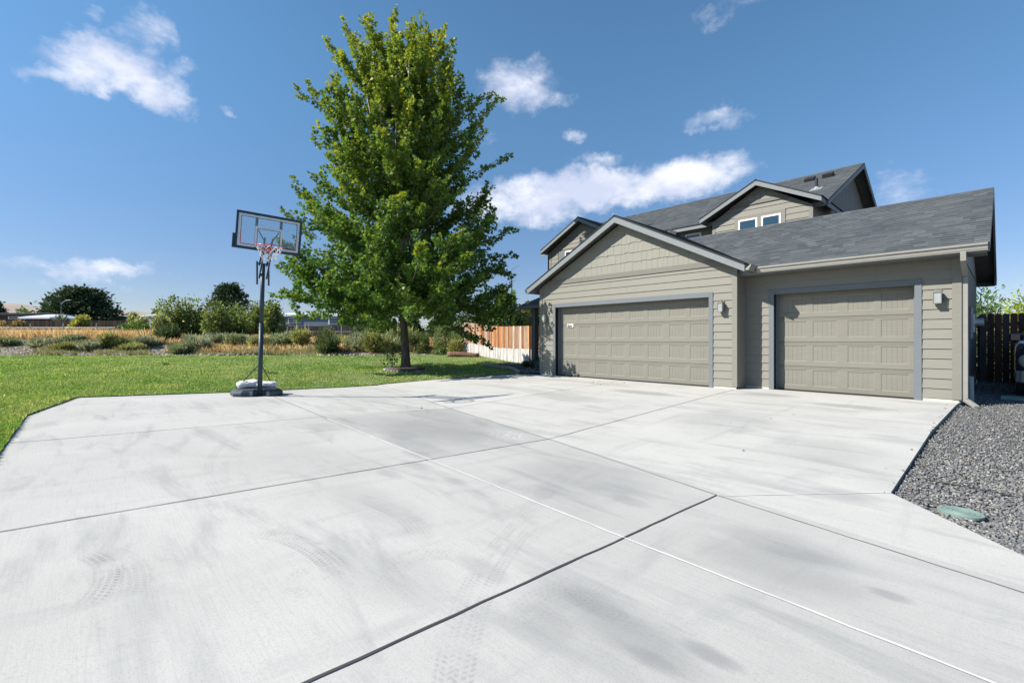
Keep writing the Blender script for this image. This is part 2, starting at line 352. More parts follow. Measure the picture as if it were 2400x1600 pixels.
# ------------------------------------------------------------------ drive
def drive(u, n):
    nk = 4.6-0.2*(u+4.22)
    if n > nk: return -0.21*max(0., 1-(n-nk)/(10.95-nk))
    return min(-0.21+(nk-n)*0.033, 0.0)
DRIVE = [(-12.33, -.11), (-12.2, 2.4), (-12.25, 3.6), (-12.4, 5.2), (-12.69, 6.56), (-12.35, 7.9), (-11.81, 9.08), (-11.27, 10.56), (-10.377, 10.93), (-4.218, 10.93), (-4.218, 11.5), (-.58, 11.5),
         (-.60, 11.37), (-.69, 8.22), (-.68, 5.04), (.07, 4.22), (4, -.1), (7, -3.4), (7, -12), (-3, -12), (-3.6, -.63), (-9.87, -.63)]
def in_poly(x, y, P):
    c = False; j = len(P)-1
    for i in range(len(P)):
        if (P[i][1] > y) != (P[j][1] > y) and x < (P[j][0]-P[i][0])*(y-P[i][1])/(P[j][1]-P[i][1])+P[i][0]: c = not c
        j = i
    return c
def sheet(name, poly, zf, matname, stepu, stepn, cuts=(), skirt=0, skirtmat=None):
    b = bmesh.new(); f = b.faces.new([b.verts.new((x, y, 0)) for x, y in poly])
    xs = [p[0] for p in poly]; ys = [p[1] for p in poly]
    def cut(co, no): bmesh.ops.bisect_plane(b, geom=b.verts[:]+b.edges[:]+b.faces[:], plane_co=co, plane_no=no)
    for co, no in cuts: cut(co, no)
    v = min(xs)+stepu
    while v < max(xs): cut((v, 0, 0), (1, 0, 0)); v += stepu
    v = min(ys)+stepn
    while v < max(ys): cut((0, v, 0), (0, 1, 0)); v += stepn
    bmesh.ops.triangulate(b, faces=[q for q in b.faces if len(q.verts) > 4])
    bmesh.ops.recalc_face_normals(b, faces=b.faces)
    if b.faces[:] and sum(q.normal.z for q in b.faces) < 0: bmesh.ops.reverse_faces(b, faces=b.faces)
    for q in b.faces: q.material_index = 0
    if skirt:
        be = [e for e in b.edges if e.is_boundary]
        ret = bmesh.ops.extrude_edge_only(b, edges=be)
        nv = {q for q in ret['geom'] if isinstance(q, bmesh.types.BMVert)}
        for q in ret['geom']:
            if isinstance(q, bmesh.types.BMFace): q.material_index = 1
        for q in b.verts: q.co.z = zf(q.co.x, q.co.y)-(skirt if q in nv else 0)
    else:
        for q in b.verts: q.co.z = zf(q.co.x, q.co.y)
    me = bpy.data.meshes.new(name); b.to_mesh(me); b.free(); me.materials.append(MATS[matname])
    if skirtmat: me.materials.append(MATS[skirtmat])
    o = bpy.data.objects.new(name, me); COL.objects.link(o); return o
kc = [((-4.22, 4.6, 0), Vector((.2, 1, 0)).normalized())]
struct(sheet('driveway', DRIVE, drive, 'concrete', .5, .5, kc, .14, 'slab_edge'), 'pale concrete driveway')
def joint(name, a, b_, wd, mt, wob=.004):
    L = math.dist(a, b_); n = max(2, int(L/.15)); dx, dy = (b_[0]-a[0])/L, (b_[1]-a[1])/L; mm = M()
    pts = []
    for i in range(n+1):
        s = i/n; x = a[0]+(b_[0]-a[0])*s; y = a[1]+(b_[1]-a[1])*s; o = rnd.uniform(-wob, wob); k = wd/2*rnd.uniform(.8, 1.2)
        l = (x-dy*(k+o), y+dx*(k+o)); r = (x+dy*(k-o), y-dx*(k-o))
        pts.append(((l[0], l[1], drive(*l)+.004), (r[0], r[1], drive(*r)+.004)))
    for p, q in zip(pts, pts[1:]): mm.quad(p[0], p[1], q[1], q[0])
    return mm
def jo(lst, mt, wd):
    al = M()
    for a, b_ in lst:
        j = joint('', a, b_, wd, mt); al.add(j.v, j.f)
    return al.build('driveway_joint', mt, fix=False)
J = [jo([((-1.7, 3.98), (-1.7, -.6)), ((-1.7, -.6), (-1.72, -4))], 'joint_dark', .015),
     jo([((-4.24, 10.93), (-4.21, 4.59)), ((-4.21, 4.59), (-4.19, 2.69)), ((-4.19, 2.69), (-4.19, -.62))], 'joint_dark', .010),
     jo([((-7.29, 10.93), (-7.39, 5.21)), ((-7.39, 5.21), (-7.6, 2.84)), ((-7.6, 2.84), (-7.52, -.62))], 'joint_mid', .012),
     jo([((-7.39, 2.84), (-4.19, 2.69)), ((-4.19, 2.69), (-1.7, 2.57)), ((-1.7, 2.57), (1.2, 2.48))], 'joint_light', .016),
     jo([((-12.1, 3.08), (-7.39, 2.84))], 'joint_mid', .014),
     jo([((-12.38, 6.36), (-7.39, 5.21)), ((-7.39, 5.21), (-4.21, 4.59)), ((-4.21, 4.59), (-1.7, 3.98)), ((-1.7, 3.98), (.06, 3.63)), ((.06, 3.63), (.9, 3.3))], 'joint_mid', .011),
     jo([((-3.96, 8.2), (-.69, 8.22)), ((-1.7, 3.98), (-.68, 5.04))], 'joint_light', .008)]
for q in J: struct(q)

# ------------------------------------------------------------------ lawn, field, hills
def sst(x, a, b):
    v = min(1, max(0, (x-a)/(b-a))); return v*v*(3-2*v)
def base_lawn(u, n):
    z = .2*sst(-u, 12, 27)+.16*sst(n, 13, 18)*sst(-u, 14, 22)
    ed = math.hypot(max(0, -12.3-u), max(0, -.6-n)) if u < -9.9 or n < -.6 else 0
    k = sst(ed, 0, 3)
    return (drive(max(u, -12.6), max(n, -.6))+.015)*(1-k)+z*k
def field_z(u, n):
    Y = -u*math.sin(TH)+n*math.cos(TH); k = sst(Y, 27.3, 33)
    nz = mnoise.noise(Vector((u*.13, n*.13, 3)))*.35+mnoise.noise(Vector((u*.5, n*.5, 7)))*.1
    l = sst(-n, -9, 2)  # mound is taller toward the left of the view
    z = .17+k*(.55+.38*l)+nz*k*.8
    return z+sst(Y, 60, 160)*.3
LAWN = [(-12.33, -.11), (-9.87, -.63), (-3.6, -.63), (-3, -12), (-3, -14), *[px(x_, 27+.5*math.sin(x_*.021)) for x_ in (-700, -400, -200, -50, 60, 150, 240, 330, 420, 520, 620, 720, 820, 900, 960, 1020, 1065)], (-22.6, 17.05), (-16.5, 15.25), (-13.0, 14.2), (-10.4, 14.2),
        (-10.4, 10.93), (-11.27, 10.56), (-11.81, 9.08), (-12.35, 7.9), (-12.69, 6.56), (-12.4, 5.2), (-12.25, 3.6), (-12.2, 2.4)]
struct(sheet('lawn', LAWN, base_lawn, 'lawn', .9, .9), 'mown green lawn')
def gx(v, k=6): return math.copysign((math.exp(abs(v)*k)-1)/(math.exp(k)-1), v)
us = [-15-2400*((math.exp(i/70*6)-1)/(math.exp(6)-1)) for i in range(71)][::-1]+[-10, -4, 2, 8, 20, 50, 150, 500, 1500]
us = sorted(set([round(v, 3) for v in us]+[-28.5-.8*i for i in range(20)]))
ns = sorted([-2000, -900, -400, -180, -90, -50]+[-32+1.1*i for i in range(60)]+[40+5*i for i in range(12)]+[110, 140, 200, 300, 500, 900, 2000])
V = []; F = []
for u in us:
    for n in ns:
        if -u*math.sin(TH)+n*math.cos(TH) < 27.4 and (n < 20 or u > -13.5): z = min(base_lawn(u, n), 0)-.35 if u > -13.5 else base_lawn(u, n)-.30
        else:
            z = field_z(u, n)-.02
            if u > -13.5: z = -.15
        V.append((u, n, z))
nn = len(ns)
for i in range(len(us)-1):
    for j in range(nn-1): F.append((i*nn+j, (i+1)*nn+j, (i+1)*nn+j+1, i*nn+j+1))
struct(mesh_np('ground', np.array(V), np.array(F), 'field', smooth=True), 'dry field and ground')
# distant hills
V = []; F = []; na = 90
for i in range(na+1):
    a = i/na; X = -2600+4200*a
    for j, (Yd, hh) in enumerate([(1350, -2), (1700, .55), (2000, 1), (2400, .8), (3000, -.1)]):
        h = 128+30*mnoise.noise(Vector((a*6, 1, j*.1)))+24*mnoise.noise(Vector((a*15, 4, j*.6)))
        h -= 85*sst(X, -1700, -1250)
        u, n = XY(X, Yd); V.append((u, n, hh*h if hh > 0 else hh))
for i in range(na):
    for j in range(4): F.append((i*5+j, i*5+j+1, (i+1)*5+j+1, (i+1)*5+j))
struct(mesh_np('hills', np.array(V), np.array(F), 'hill', smooth=True), 'bare tan hills')

# ------------------------------------------------------------------ house
H = thing('house', 'taupe two storey house with grey shingle roofs and two garage doors facing the concrete driveway', 'house', (-7, 14, 0))
EX = .1818
def laps_n(mm, n, z0, z1, spans, ex=EX, base=.046, th=.017, breaks=(), sgn=-1):
    """lap boards on a wall of constant n facing sgn*n; spans(z) -> list of (u0,u1)"""
    zs = [z0]; k = math.ceil((z0-base)/ex+1e-6)
    while base+k*ex < z1-1e-6: zs.append(base+k*ex); k += 1
    zs.append(z1); zs = sorted(set(zs+[q for q in breaks if z0 < q < z1]))
    for a, b_ in zip(zs, zs[1:]):
        ka = (a-base)/ex; fa = ka-math.floor(ka+1e-6); fb = fa+(b_-a)/ex
        ya, yb = n+sgn*th*(1-fa), n+sgn*th*(1-min(1, fb))
        for (l0, r0), (l1, r1) in zip(spans(a+1e-4), spans(b_-1e-4)):
            if r0-l0 < .01: continue
            cuts = [0, 1]
            if r0-l0 > 2.6 and abs((r0-l0)-(r1-l1)) < .9: cuts = [0, rnd.uniform(.2, .8), 1]
            for ca, cb in zip(cuts, cuts[1:]):
                g0 = .0018 if ca > 0 else 0; g1 = .0018 if cb < 1 else 0; q0, q1 = l0+(r0-l0)*ca+g0, l0+(r0-l0)*cb-g1; p0, p1 = l1+(r1-l1)*ca+g0, l1+(r1-l1)*cb-g1; j_ = rnd.uniform(-.0015, .0015)
                mm.quad((q0, ya+j_, a), (q1, ya+j_, a), (max(p1, p0), yb, b_), (p0, yb, b_))
                if fa < .02: mm.quad((q0, n, a), (q1, n, a), (q1, ya+j_, a), (q0, ya+j_, a))
def gab(l, r, zwall, apex_u, zapex):
    """limits of a gable wall at height z"""
    def f(z):
        if z <= zwall: return (l, r)
        k = (zapex-z)/(zapex-zwall); return (apex_u-(apex_u-l)*k, apex_u+(r-apex_u)*k)
    return f
N1, N2 = 10.909, 11.472
# --- double garage front wall
gL, gR, gA = -10.377, -4.218, -7.2975
zsl = lambda u: 4.514-.5078*abs(u-gA)           # top of roof edge over the double garage
G1 = gab(gL, gR, zsl(gL)-.16, gA, 4.514-.16)
oL, oR = -9.718, -4.843; tw = .098
tL, tR, tz, oz = oL-tw, oR+tw, 2.264, 2.143
def sp1(z):
    l, r = G1(z); l = max(l, gL+.09) if z < zsl(gL)-.16 else l; r = min(r, gR-.09) if z < zsl(gR)-.16 else r
    return [(l, tL), (tR, r)] if z < tz else [(l, r)]
mm = M(); laps_n(mm, N1, .046, 2.861, sp1, breaks=(tz, zsl(gL)-.16, zsl(gL)-.159))
mm.build('wall', 'siding', H, fix=False)
# belly band
mm = M(); l, r = G1(2.861); l2, r2 = G1(2.992)
mm.prism([(l, N1-.035, 2.861), (r, N1-.035, 2.861), (r2, N1-.035, 2.992), (l2, N1-.035, 2.992)], (0, .035, 0)); mm.build('belly_band', 'belly', H)
# shakes in the gable with staggered bottoms
mm = M(); z = 2.992; row = 0
while z < 4.34:
    zt = z+.256; x = gL-rnd.random()*.2
    while x < gR:
        wd = rnd.choice([.12, .16, .2, .26]); g = .0018; dz = rnd.choice([0, 0, .012, .024]) if row else 0
        a0, a1 = x+g, x+wd-g
        l, r = G1(min(zt, 4.35)); lb, rb = G1(z)
        # clip columns to the gable
        def top(u): return min(zt, 4.354-.5078*abs(u-gA))
        t0, t1 = top(a0), top(a1)
        if min(t0, t1) > z+.01:
            zb = z+dz-(.0 if row == 0 else .012); o = .015; jj = rnd.uniform(0, .004)
            mm.quad((a0, N1-o-jj, zb), (a1, N1-o-jj, zb), (a1, N1-.004, t1), (a0, N1-.004, t0))
            mm.quad((a0, N1, zb), (a1, N1, zb), (a1, N1-o-jj, zb), (a0, N1-o-jj, zb))
            if a0 < gA < a1: mm.add([(a0, N1-.004, t0), (a1, N1-.004, t1), (gA, N1-.004, min(zt, 4.354))], [(0, 1, 2)])
        x += wd
    z = zt; row += 1
mm.build('gable_shakes', 'shake', H, fix=False)
# backing walls (structure behind the boards)
mm = M()
def wallpoly(n, pts, t=.1, mi=0): mm.prism([(u, n, z) for u, z in pts], (0, t, 0), mi)
wallpoly(N1, [(gL, 0), (oL, 0), (oL, oz), (gL, oz)]); wallpoly(N1, [(oR, 0), (gR, 0), (gR, oz), (oR, oz)])
wallpoly(N1, [(gL, oz), (gR, oz), (gR, zsl(gR)-.15), (gA, 4.36), (gL, zsl(gL)-.15)])
rL, rR, r2z = -3.608, -1.196, 2.16; W2L, W2R = -4.218, -.578
wallpoly(N2, [(W2L, 0), (rL, 0), (rL, r2z), (W2L, r2z)]); wallpoly(N2, [(rR, 0), (W2R, 0), (W2R, r2z), (rR, r2z)])
wallpoly(N2, [(W2L, r2z), (W2R, r2z), (W2R, 2.72), (W2L, 2.72)])
mm.box(gL, gL+.1, N1+.1, 15.6, 0, 2.75)  # left side of garage
mm.box(gR-.1, gR-.002, N1+.1, N2, 0, 2.8)
mm.build('wall', 'siding', H)
# return wall between the two garages, boards facing +u
mm = M(); k = 0
while .046+k*EX < 2.75:
    a = .046+k*EX; b_ = min(a+EX, 2.75); mm.quad((gR+.013, N1, a), (gR+.013, N2, a), (gR+.001, N2, b_), (gR+.001, N1, b_)); mm.quad((gR, N1, a), (gR, N2, a), (gR+.013, N2, a), (gR+.013, N1, a)); k += 1
mm.build('wall', 'siding', H, fix=False)
# --- single garage front wall
s2L, s2R, s2z = -3.714, -1.091, 2.268
def sp2(z): return [(W2L, s2L), (s2R, W2R-.105)] if z < s2z else [(W2L, W2R-.105)]
mm = M(); laps_n(mm, N2, .056, 2.74, sp2, base=.056, breaks=(s2z,)); mm.build('wall', 'siding', H, fix=False)
# corner boards
mm = M(); mm.box(gL-.025, gL+.09, N1-.024, N1, .046, zsl(gL)-.17); mm.box(gL-.025, gL, N1, N1+.09, .046, zsl(gL)-.17); mm.build('corner_board', 'trim_taupe', H)
mm = M(); mm.box(gR-.09, gR+.024, N1-.024, N1, .05, zsl(gR)-.17); mm.box(gR, gR+.024, N1, N1+.05, .05, 2.62); mm.build('corner_board', 'trim_taupe', H)
mm = M(); mm.box(W2R-.105, W2R+.02, N2-.024, N2, .056, 2.73); mm.build('corner_board', 'trim_taupe', H)
# stem wall under the siding
for a, b_, n in ((gL, oL-tw+.01, N1), (oR+tw-.01, gR, N1), (W2L, s2L, N2), (s2R, W2R-.02, N2)):
    mm = M(); mm.box(a, b_, n-.004, n+.09, -.3, .05)
    if b_ == gR: mm.box(gR-.09, gR-.003, N1+.09, N2, -.3, .046)
    if n == N2 and a == s2R: mm.box(W2R-.1, W2R-.008, N2+.02, 17.6, -.4, .05)
    mm.build('foundation', 'foundation', H)
# door openings: trims, jambs
def opening(l, r, tl, tr, top, ttop, n, nd, zb=.0):
    mm = M(); mm.box(tl, l, n-.028, n+.02, zb, ttop); mm.box(r, tr, n-.028, n+.02, zb, ttop); mm.box(l, r, n-.026, n+.02, top, ttop-.002)
    mm.build('door_trim', 'trim_grey', H, bevel=.004)
    mm = M(); mm.box(l-.06, l, n+.021, nd+.05, zb, top+.06); mm.box(r, r+.06, n+.021, nd+.05, zb, top+.06); mm.box(l, r, n+.021, nd+.05, top+.002, top+.06)
    mm.box(l, l+.035, nd-.035, nd-.002, zb, top); mm.box(r-.035, r, nd-.035, nd-.002, zb, top)
    mm.build('door_jamb', 'trim_grey', H)
opening(oL, oR, tL, tR, oz, tz, N1, 11.12); opening(rL, rR, s2L, s2R, r2z, s2z, N2, 11.70)
def garage_door(l, r, nd, top, panels, zb=.005):
    D = M(); sec = (top-zb)/4
    rows = [(zb+i*sec, zb+(i+1)*sec) for i in range(4)]
    gd = .006
    for (za, zt) in rows:
        pz0, pz1 = za+.105, zt-.085
        # section face: horizontal rails, stiles between the panels
        D.quad((l, nd, za+.004), (r, nd, za+.004), (r, nd, pz0), (l, nd, pz0)); 
        # rail with two shallow ribs at the top
        zc = pz1
        for dz, off in ((.022, 0), (.006, gd*.6), (.018, 0), (.006, gd*.6), (.018, 0), (.006, gd*.6)):
            D.quad((l, nd+off, zc), (r, nd+off, zc), (r, nd+off, min(zt-.004, zc+dz)), (l, nd+off, min(zt-.004, zc+dz))); zc += dz
        if zc < zt-.004: D.quad((l, nd, zc), (r, nd, zc), (r, nd, zt-.004), (l, nd, zt-.004))
        D.quad((l, nd, za+.004), (r, nd, za+.004), (r, nd+.02, za-.001), (l, nd+.02, za-.001))
        D.quad((l, nd, zt-.004), (r, nd, zt-.004), (r, nd+.02, zt), (l, nd+.02, zt))
        prev = l
        for (a, b_) in panels+[(r, r)]:
            D.quad((prev, nd, pz0), (a, nd, pz0), (a, nd, pz1), (prev, nd, pz1)); prev = b_
        for (a, b_) in panels:
            e = .014; dp = .008
            o = [(a, nd, pz0), (b_, nd, pz0), (b_, nd, pz1), (a, nd, pz1)]; q = [(a+e, nd+dp, pz0+e), (b_-e, nd+dp, pz0+e), (b_-e, nd+dp, pz1-e), (a+e, nd+dp, pz1-e)]
            for i in range(4): D.quad(o[i], o[(i+1) % 4], q[(i+1) % 4], q[i])
            ng = 5; x0, x1 = a+e, b_-e; wv = (x1-x0)/ng; gv = .007; x = x0
            for i in range(ng):
                xe = x0+wv*(i+1)-(gv if i < ng-1 else 0)
                D.quad((x, nd+dp, pz0+e), (xe, nd+dp, pz0+e), (xe, nd+dp, pz1-e), (x, nd+dp, pz1-e))
                if i < ng-1:
                    xm = xe+gv/2
                    D.quad((xe, nd+dp, pz0+e), (xm, nd+dp+.003, pz0+e), (xm, nd+dp+.003, pz1-e), (xe, nd+dp, pz1-e)); D.quad((xm, nd+dp+.003, pz0+e), (xe+gv, nd+dp, pz0+e), (xe+gv, nd+dp, pz1-e), (xm, nd+dp+.003, pz1-e))
                x = xe+gv
    D.quad((l, nd+.03, zb-.02), (r, nd+.03, zb-.02), (r, nd+.03, top+.02), (l, nd+.03, top+.02))
    o = D.build('garage_door', 'door', H, fix=False)
    mb = M(); mb.box(l, r, nd-.012, nd+.02, -.02, zb+.012); mb.build('bottom_seal', 'rubber', o)
    return o
d1 = garage_door(oL, oR, 11.12, oz, [(a+.02, b_+.02) for a, b_ in [(-9.56, -9.09), (-8.98, -8.51), (-8.36, -7.91), (-7.8, -7.35), (-7.18, -6.73), (-6.62, -6.18), (-6.0, -5.55), (-5.44, -4.99)]])
d2 = garage_door(rL, rR, 11.70, r2z, [(-3.49, -3.02), (-2.91, -2.46), (-2.28, -1.84), (-1.73, -1.30)])
d1['label'] = 'wide taupe garage door with eight embossed panels per row'; d2['label'] = 'narrow taupe garage door with four embossed panels per row'
mm = M(); mm.box(-9.42, -9.17, 11.105, 11.118, 1.52, 1.625); mm.build('door_sticker', 'white_vinyl', d1)
mm = M(); mm.box(-9.405, -9.225, 11.1015, 11.104, 1.53, 1.572); mm.box(-9.40, -9.35, 11.1015, 11.104, 1.59, 1.615); mm.box(-9.33, -9.25, 11.1015, 11.104, 1.60, 1.615)
mm.build('sticker_print', 'black', d1)

# --- roofs
def shingles(mm, E0, E1, R1, R0, ex=.145, lift=.009, t=.02, mi=0):
    E0, E1, R1, R0 = map(Vector, (E0, E1, R1, R0)); nrm = (E1-E0).cross(R0-E0).normalized()
    if nrm.z < 0: nrm = -nrm
    L = ((R0-E0).length+(R1-E1).length)/2; n = max(1, int(round(L/ex)))
    for i in range(n):
        a, b_ = i/n, (i+1)/n
        A0, A1 = E0.lerp(R0, a), E1.lerp(R1, a); B0, B1 = E0.lerp(R0, b_), E1.lerp(R1, b_); k = nrm*lift
        mm.quad(A0+k, A1+k, B1, B0, mi); mm.quad(A0-nrm*.004, A1-nrm*.004, A1+k, A0+k, mi)
def roof_slab(mm, P, t=.03):  # deck under the shingles
    P = [Vector(p) for p in P]; mm.prism([p-Vector((0, 0, .006)) for p in P], (0, 0, -t))
def gable_n(name_, uL, uR, zE, uA, zA, n0, n1, sh, rake=.19, wall=None, back=False):
    """gable roof with ridge along n, front rake at n0"""
    mm = M(); s = (zA-zE)/(uA-uL)
    shingles(mm, (uL-.03, n0-.015, zE-.03*s), (uL-.03, n1, zE-.03*s), (uA, n1, zA), (uA, n0-.015, zA)); shingles(mm, (uR+.03, n0-.015, zE-.03*s), (uR+.03, n1, zE-.03*s), (uA, n1, zA), (uA, n0-.015, zA))
    y = n0-.015  # shingle edge thickness seen from the front
    for q in (uL, uR): mm.quad((q, y, zE-.022), (q, y, zE+.006), (uA, y, zA+.008), (uA, y, zA-.022), 1)
    mm.tube([(uA, n0-.015, zA-.01), (uA, n1, zA-.01)], .03, 6)
    rf = mm.build('roof', [sh, 'drip'], H, fix=False)
    mm = M(); roof_slab(mm, [(uL, n0, zE), (uL, n1, zE), (uA, n1, zA), (uA, n0, zA)]); roof_slab(mm, [(uR, n0, zE), (uR, n1, zE), (uA, n1, zA), (uA, n0, zA)]); mm.build('roof_deck', 'soffit', rf)
    mm = M()
    for q in (uL, uR): mm.prism([(q, n0, zE-.024), (uA, n0, zA-.024), (uA, n0, zA-rake), (q, n0, zE-rake*.93)], (0, .035, 0))
    for q, sg in ((uL, -1), (uR, 1)): mm.prism([(q, n0+.036, zE-.024), (q, n1, zE-.024), (q, n1, zE-.17), (q, n0+.036, zE-.17)], (-sg*.03, 0, 0))
    mm.build('rake_board', 'fascia', rf)
    # level soffit returns
    return rf
r1 = gable_n('', -10.677, -3.92, 2.799, gA, 4.514, 10.577, 16.3, 'shingle_side'); r1['label'] = 'low gable roof over the double garage'
r2 = gable_n('', -14.51, -10.17, 5.21, -12.34, 6.31, 15.25, 18.5, 'shingle_side', rake=.17); r2['label'] = 'small upper gable roof at the left end'
r3 = gable_n('', -7.09, -3.58, 5.21, -5.32, 6.09, 15.24, 17.8, 'shingle_side', rake=.17); r3['label'] = 'upper gable roof above the pair of white windows'
def gable_u(u0, u1, nE, zE, nR, zR, nB, zB, sh, rake=.16, gutter_edge=True, side_rake=(1,)):
    mm = M(); s = (zR-zE)/(nR-nE)
    shingles(mm, (u0, nE-.03, zE-.03*s), (u1, nE-.03, zE-.03*s), (u1, nR, zR), (u0, nR, zR)); shingles(mm, (u0, nB+.03, zB-.015), (u1, nB+.03, zB-.015), (u1, nR, zR), (u0, nR, zR))
    x = u1
    mm.quad((x, nE-.03, zE-.035), (x, nE-.03, zE), (x, nR, zR+.008), (x, nR, zR-.025), 1); mm.quad((x, nB+.03, zB-.035), (x, nB+.03, zB), (x, nR, zR+.008), (x, nR, zR-.025), 1)
    mm.quad((u0, nE-.031, zE-.04), (u1, nE-.031, zE-.04), (u1, nE-.031, zE-.008), (u0, nE-.031, zE-.008), 1)
    mm.tube([(u0, nR, zR-.01), (u1, nR, zR-.01)], .03, 6)
    rf = mm.build('roof', [sh, 'drip'], H, fix=False)
    mm = M(); roof_slab(mm, [(u0, nE, zE), (u1, nE, zE), (u1, nR, zR), (u0, nR, zR)]); roof_slab(mm, [(u0, nB, zB), (u1, nB, zB), (u1, nR, zR), (u0, nR, zR)]); mm.build('roof_deck', 'soffit', rf)
    mm = M(); k = rake/abs(s)*0
    for n, z in ((nE, zE), (nB, zB)): mm.prism([(u1-.035, n, z-.03), (u1-.035, nR, zR-.03), (u1-.035, nR, zR-rake-.02), (u1-.035, n, z-rake)], (.033, 0, 0))
    mm.box(u0, u1-.036, nE-.001, nE+.03, zE-.17, zE-.03); mm.box(u0, u1-.036, nB-.03, nB, zB-.17, zB-.03)
    mm.build('fascia_board', 'fascia', rf); return rf
# single garage roof
rw = gable_u(gA, -.2, 11.035, 2.762, 14.5, 4.43, 18.1, 2.76, 'shingle_front'); rw['label'] = 'grey shingle roof over the single garage'
# main upper roof
rm = gable_u(-15.0, -3.52, 15.77, 5.2, 20.64, 7.51, 25.5, 5.2, 'shingle_front'); rm['label'] = 'large upper main roof with vents'
# overhang soffits
mm = M(); mm.box(-4.2, -.235, 11.065, 11.45, 2.585, 2.597); mm.build('soffit', 'soffit', H)
mm = M(); mm.prism([(-.235, 11.07, 2.58), (-.235, 11.07, 2.73), (-.235, 14.5, 4.36), (-.235, 18.0, 2.73), (-.235, 18.0, 2.58), (-.235, 17.72, 2.58), (-.235, 17.72, 2.70), (-.235, 14.5, 4.26), (-.235, 11.45, 2.80), (-.235, 11.45, 2.58)], (-.01, 0, 0)) if False else None
for a, b_ in (((11.04, 2.69), (14.5, 4.355)), ((18.1, 2.69), (14.5, 4.355))): mm.prism([(-.58, a[0], a[1]), (-.58, b_[0], b_[1]), (-.58, b_[0], b_[1]-.012), (-.58, a[0], a[1]-.012)], (.34, 0, 0))
mm.prism([(-.576, 17.72, 2.58), (-.236, 17.72, 2.58), (-.236, 18.09, 2.58), (-.576, 18.09, 2.58)], (0, 0, .012))
mm.prism([(-.237, 17.55, 2.565), (-.237, 18.1, 2.565), (-.237, 18.1, 2.70), (-.237, 17.55, 2.93)], (.004, 0, 0))
mm.build('soffit', 'soffit', H)
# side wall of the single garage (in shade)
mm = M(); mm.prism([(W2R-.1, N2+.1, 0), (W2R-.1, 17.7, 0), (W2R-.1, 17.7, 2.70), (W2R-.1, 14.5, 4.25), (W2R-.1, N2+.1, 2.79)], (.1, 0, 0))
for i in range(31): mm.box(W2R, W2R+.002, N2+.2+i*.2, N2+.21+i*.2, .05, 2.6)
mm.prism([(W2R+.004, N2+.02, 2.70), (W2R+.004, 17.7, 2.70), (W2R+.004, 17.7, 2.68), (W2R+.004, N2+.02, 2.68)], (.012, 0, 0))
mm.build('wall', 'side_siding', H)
# upper storey walls
mm = M()
def sp_(l, r): return lambda z: [(l, r)]
laps_n(mm, 16.15, 3.2, 5.12, sp_(-10.4, -6.8), base=.056)
GD = gab(-6.78, -3.88, 5.08, -5.32, 5.97)
def sp3(z):
    l, r = GD(z)
    return [(l+.06 if z < 5.0 else l, -6.06), (-4.58, r-.07 if z < 5.0 else r)] if z < 5.10 else [(l, r)]
laps_n(mm, 15.57, 3.4, 5.43, sp3, base=.19, breaks=(5.10, 5.08, 5.081))
GL = gab(-14.26, -10.42, 5.1, -12.34, 6.16)
def sp4(z):
    l, r = GL(z)
    return [(l+.08, -13.75), (-12.2, r)] if z < 5.1 else [(l, r)]
laps_n(mm, 15.6, 2.8, 5.6, sp4, base=.046, breaks=(5.1,))
mm.build('wall', 'siding', H, fix=False)
mm = M()
for gg, n, z0, z1, za in ((GD, 15.57, 5.52, 5.96, 5.97), (GL, 15.6, 5.62, 6.15, 6.16)):
    z = z0
    while z < z1-.02:
        zt = min(z1, z+.22); l0, r0 = gg(z); l1, r1 = gg(zt); x = l0
        while x < r0:
            xe = min(r0, x+rnd.uniform(.14, .26)); c = lambda q, zz: min(max(q, gg(zz)[0]), gg(zz)[1])
            mm.quad((x+.004, n-.022, z-.01*rnd.random()), (xe-.004, n-.022, z-.01*rnd.random()), (c(xe-.004, zt), n-.004, zt), (c(x+.004, zt), n-.004, zt)); x = xe
        z = zt
    mm.build('gable_shakes', 'shake', H, fix=False); mm = M()
mm = M(); l, r = GD(5.42); l2, r2_ = GD(5.53); mm.prism([(l, 15.53, 5.42), (r, 15.53, 5.42), (r2_, 15.53, 5.53), (l2, 15.53, 5.53)], (0, .04, 0)); mm.build('belly_band', 'belly', H)
mm = M(); mm.box(-6.80, -6.70, 15.55, 15.575, 3.3, 5.08); mm.build('corner_board', 'trim_taupe', H)
mm = M(); mm.box(-3.97, -3.86, 15.55, 15.575, 3.3, 5.06); mm.build('corner_board', 'trim_taupe', H)
mm = M(); mm.box(-14.28, -14.17, 15.575, 15.605, 0, 5.1); mm.box(-14.28, -14.255, 15.606, 15.7, 0, 5.1); mm.build('corner_board', 'trim_taupe', H)
mm = M()
mm.box(-6.78, -3.88, 15.575, 15.65, 3.0, 5.08); mm.prism([(-6.78, 15.575, 5.08), (-3.88, 15.575, 5.08), (-5.32, 15.575, 5.97)], (0, .08, 0))
mm.box(-14.26, -10.42, 15.61, 15.7, 0, 5.1); mm.prism([(-14.26, 15.61, 5.1), (-10.42, 15.61, 5.1), (-12.34, 15.61, 6.16)], (0, .08, 0)); mm.box(-10.42, -6.78, 16.16, 16.3, 2.5, 5.12); mm.box(-14.9, -14.26, 16.16, 16.3, 0, 5.12)
mm.build('wall', 'siding', H)
mm = M()
mm.prism([(-4.0, 16.16, 2.5), (-4.0, 25.1, 0), (-4.0, 25.1, 5.15), (-4.0, 20.64, 7.3), (-4.0, 16.16, 5.2)], (.1, 0, 0)); mm.box(-3.98, -3.88, 15.66, 16.16, 3.0, 5.06); mm.box(-6.78, -6.7, 15.66, 16.16, 3, 5.06)
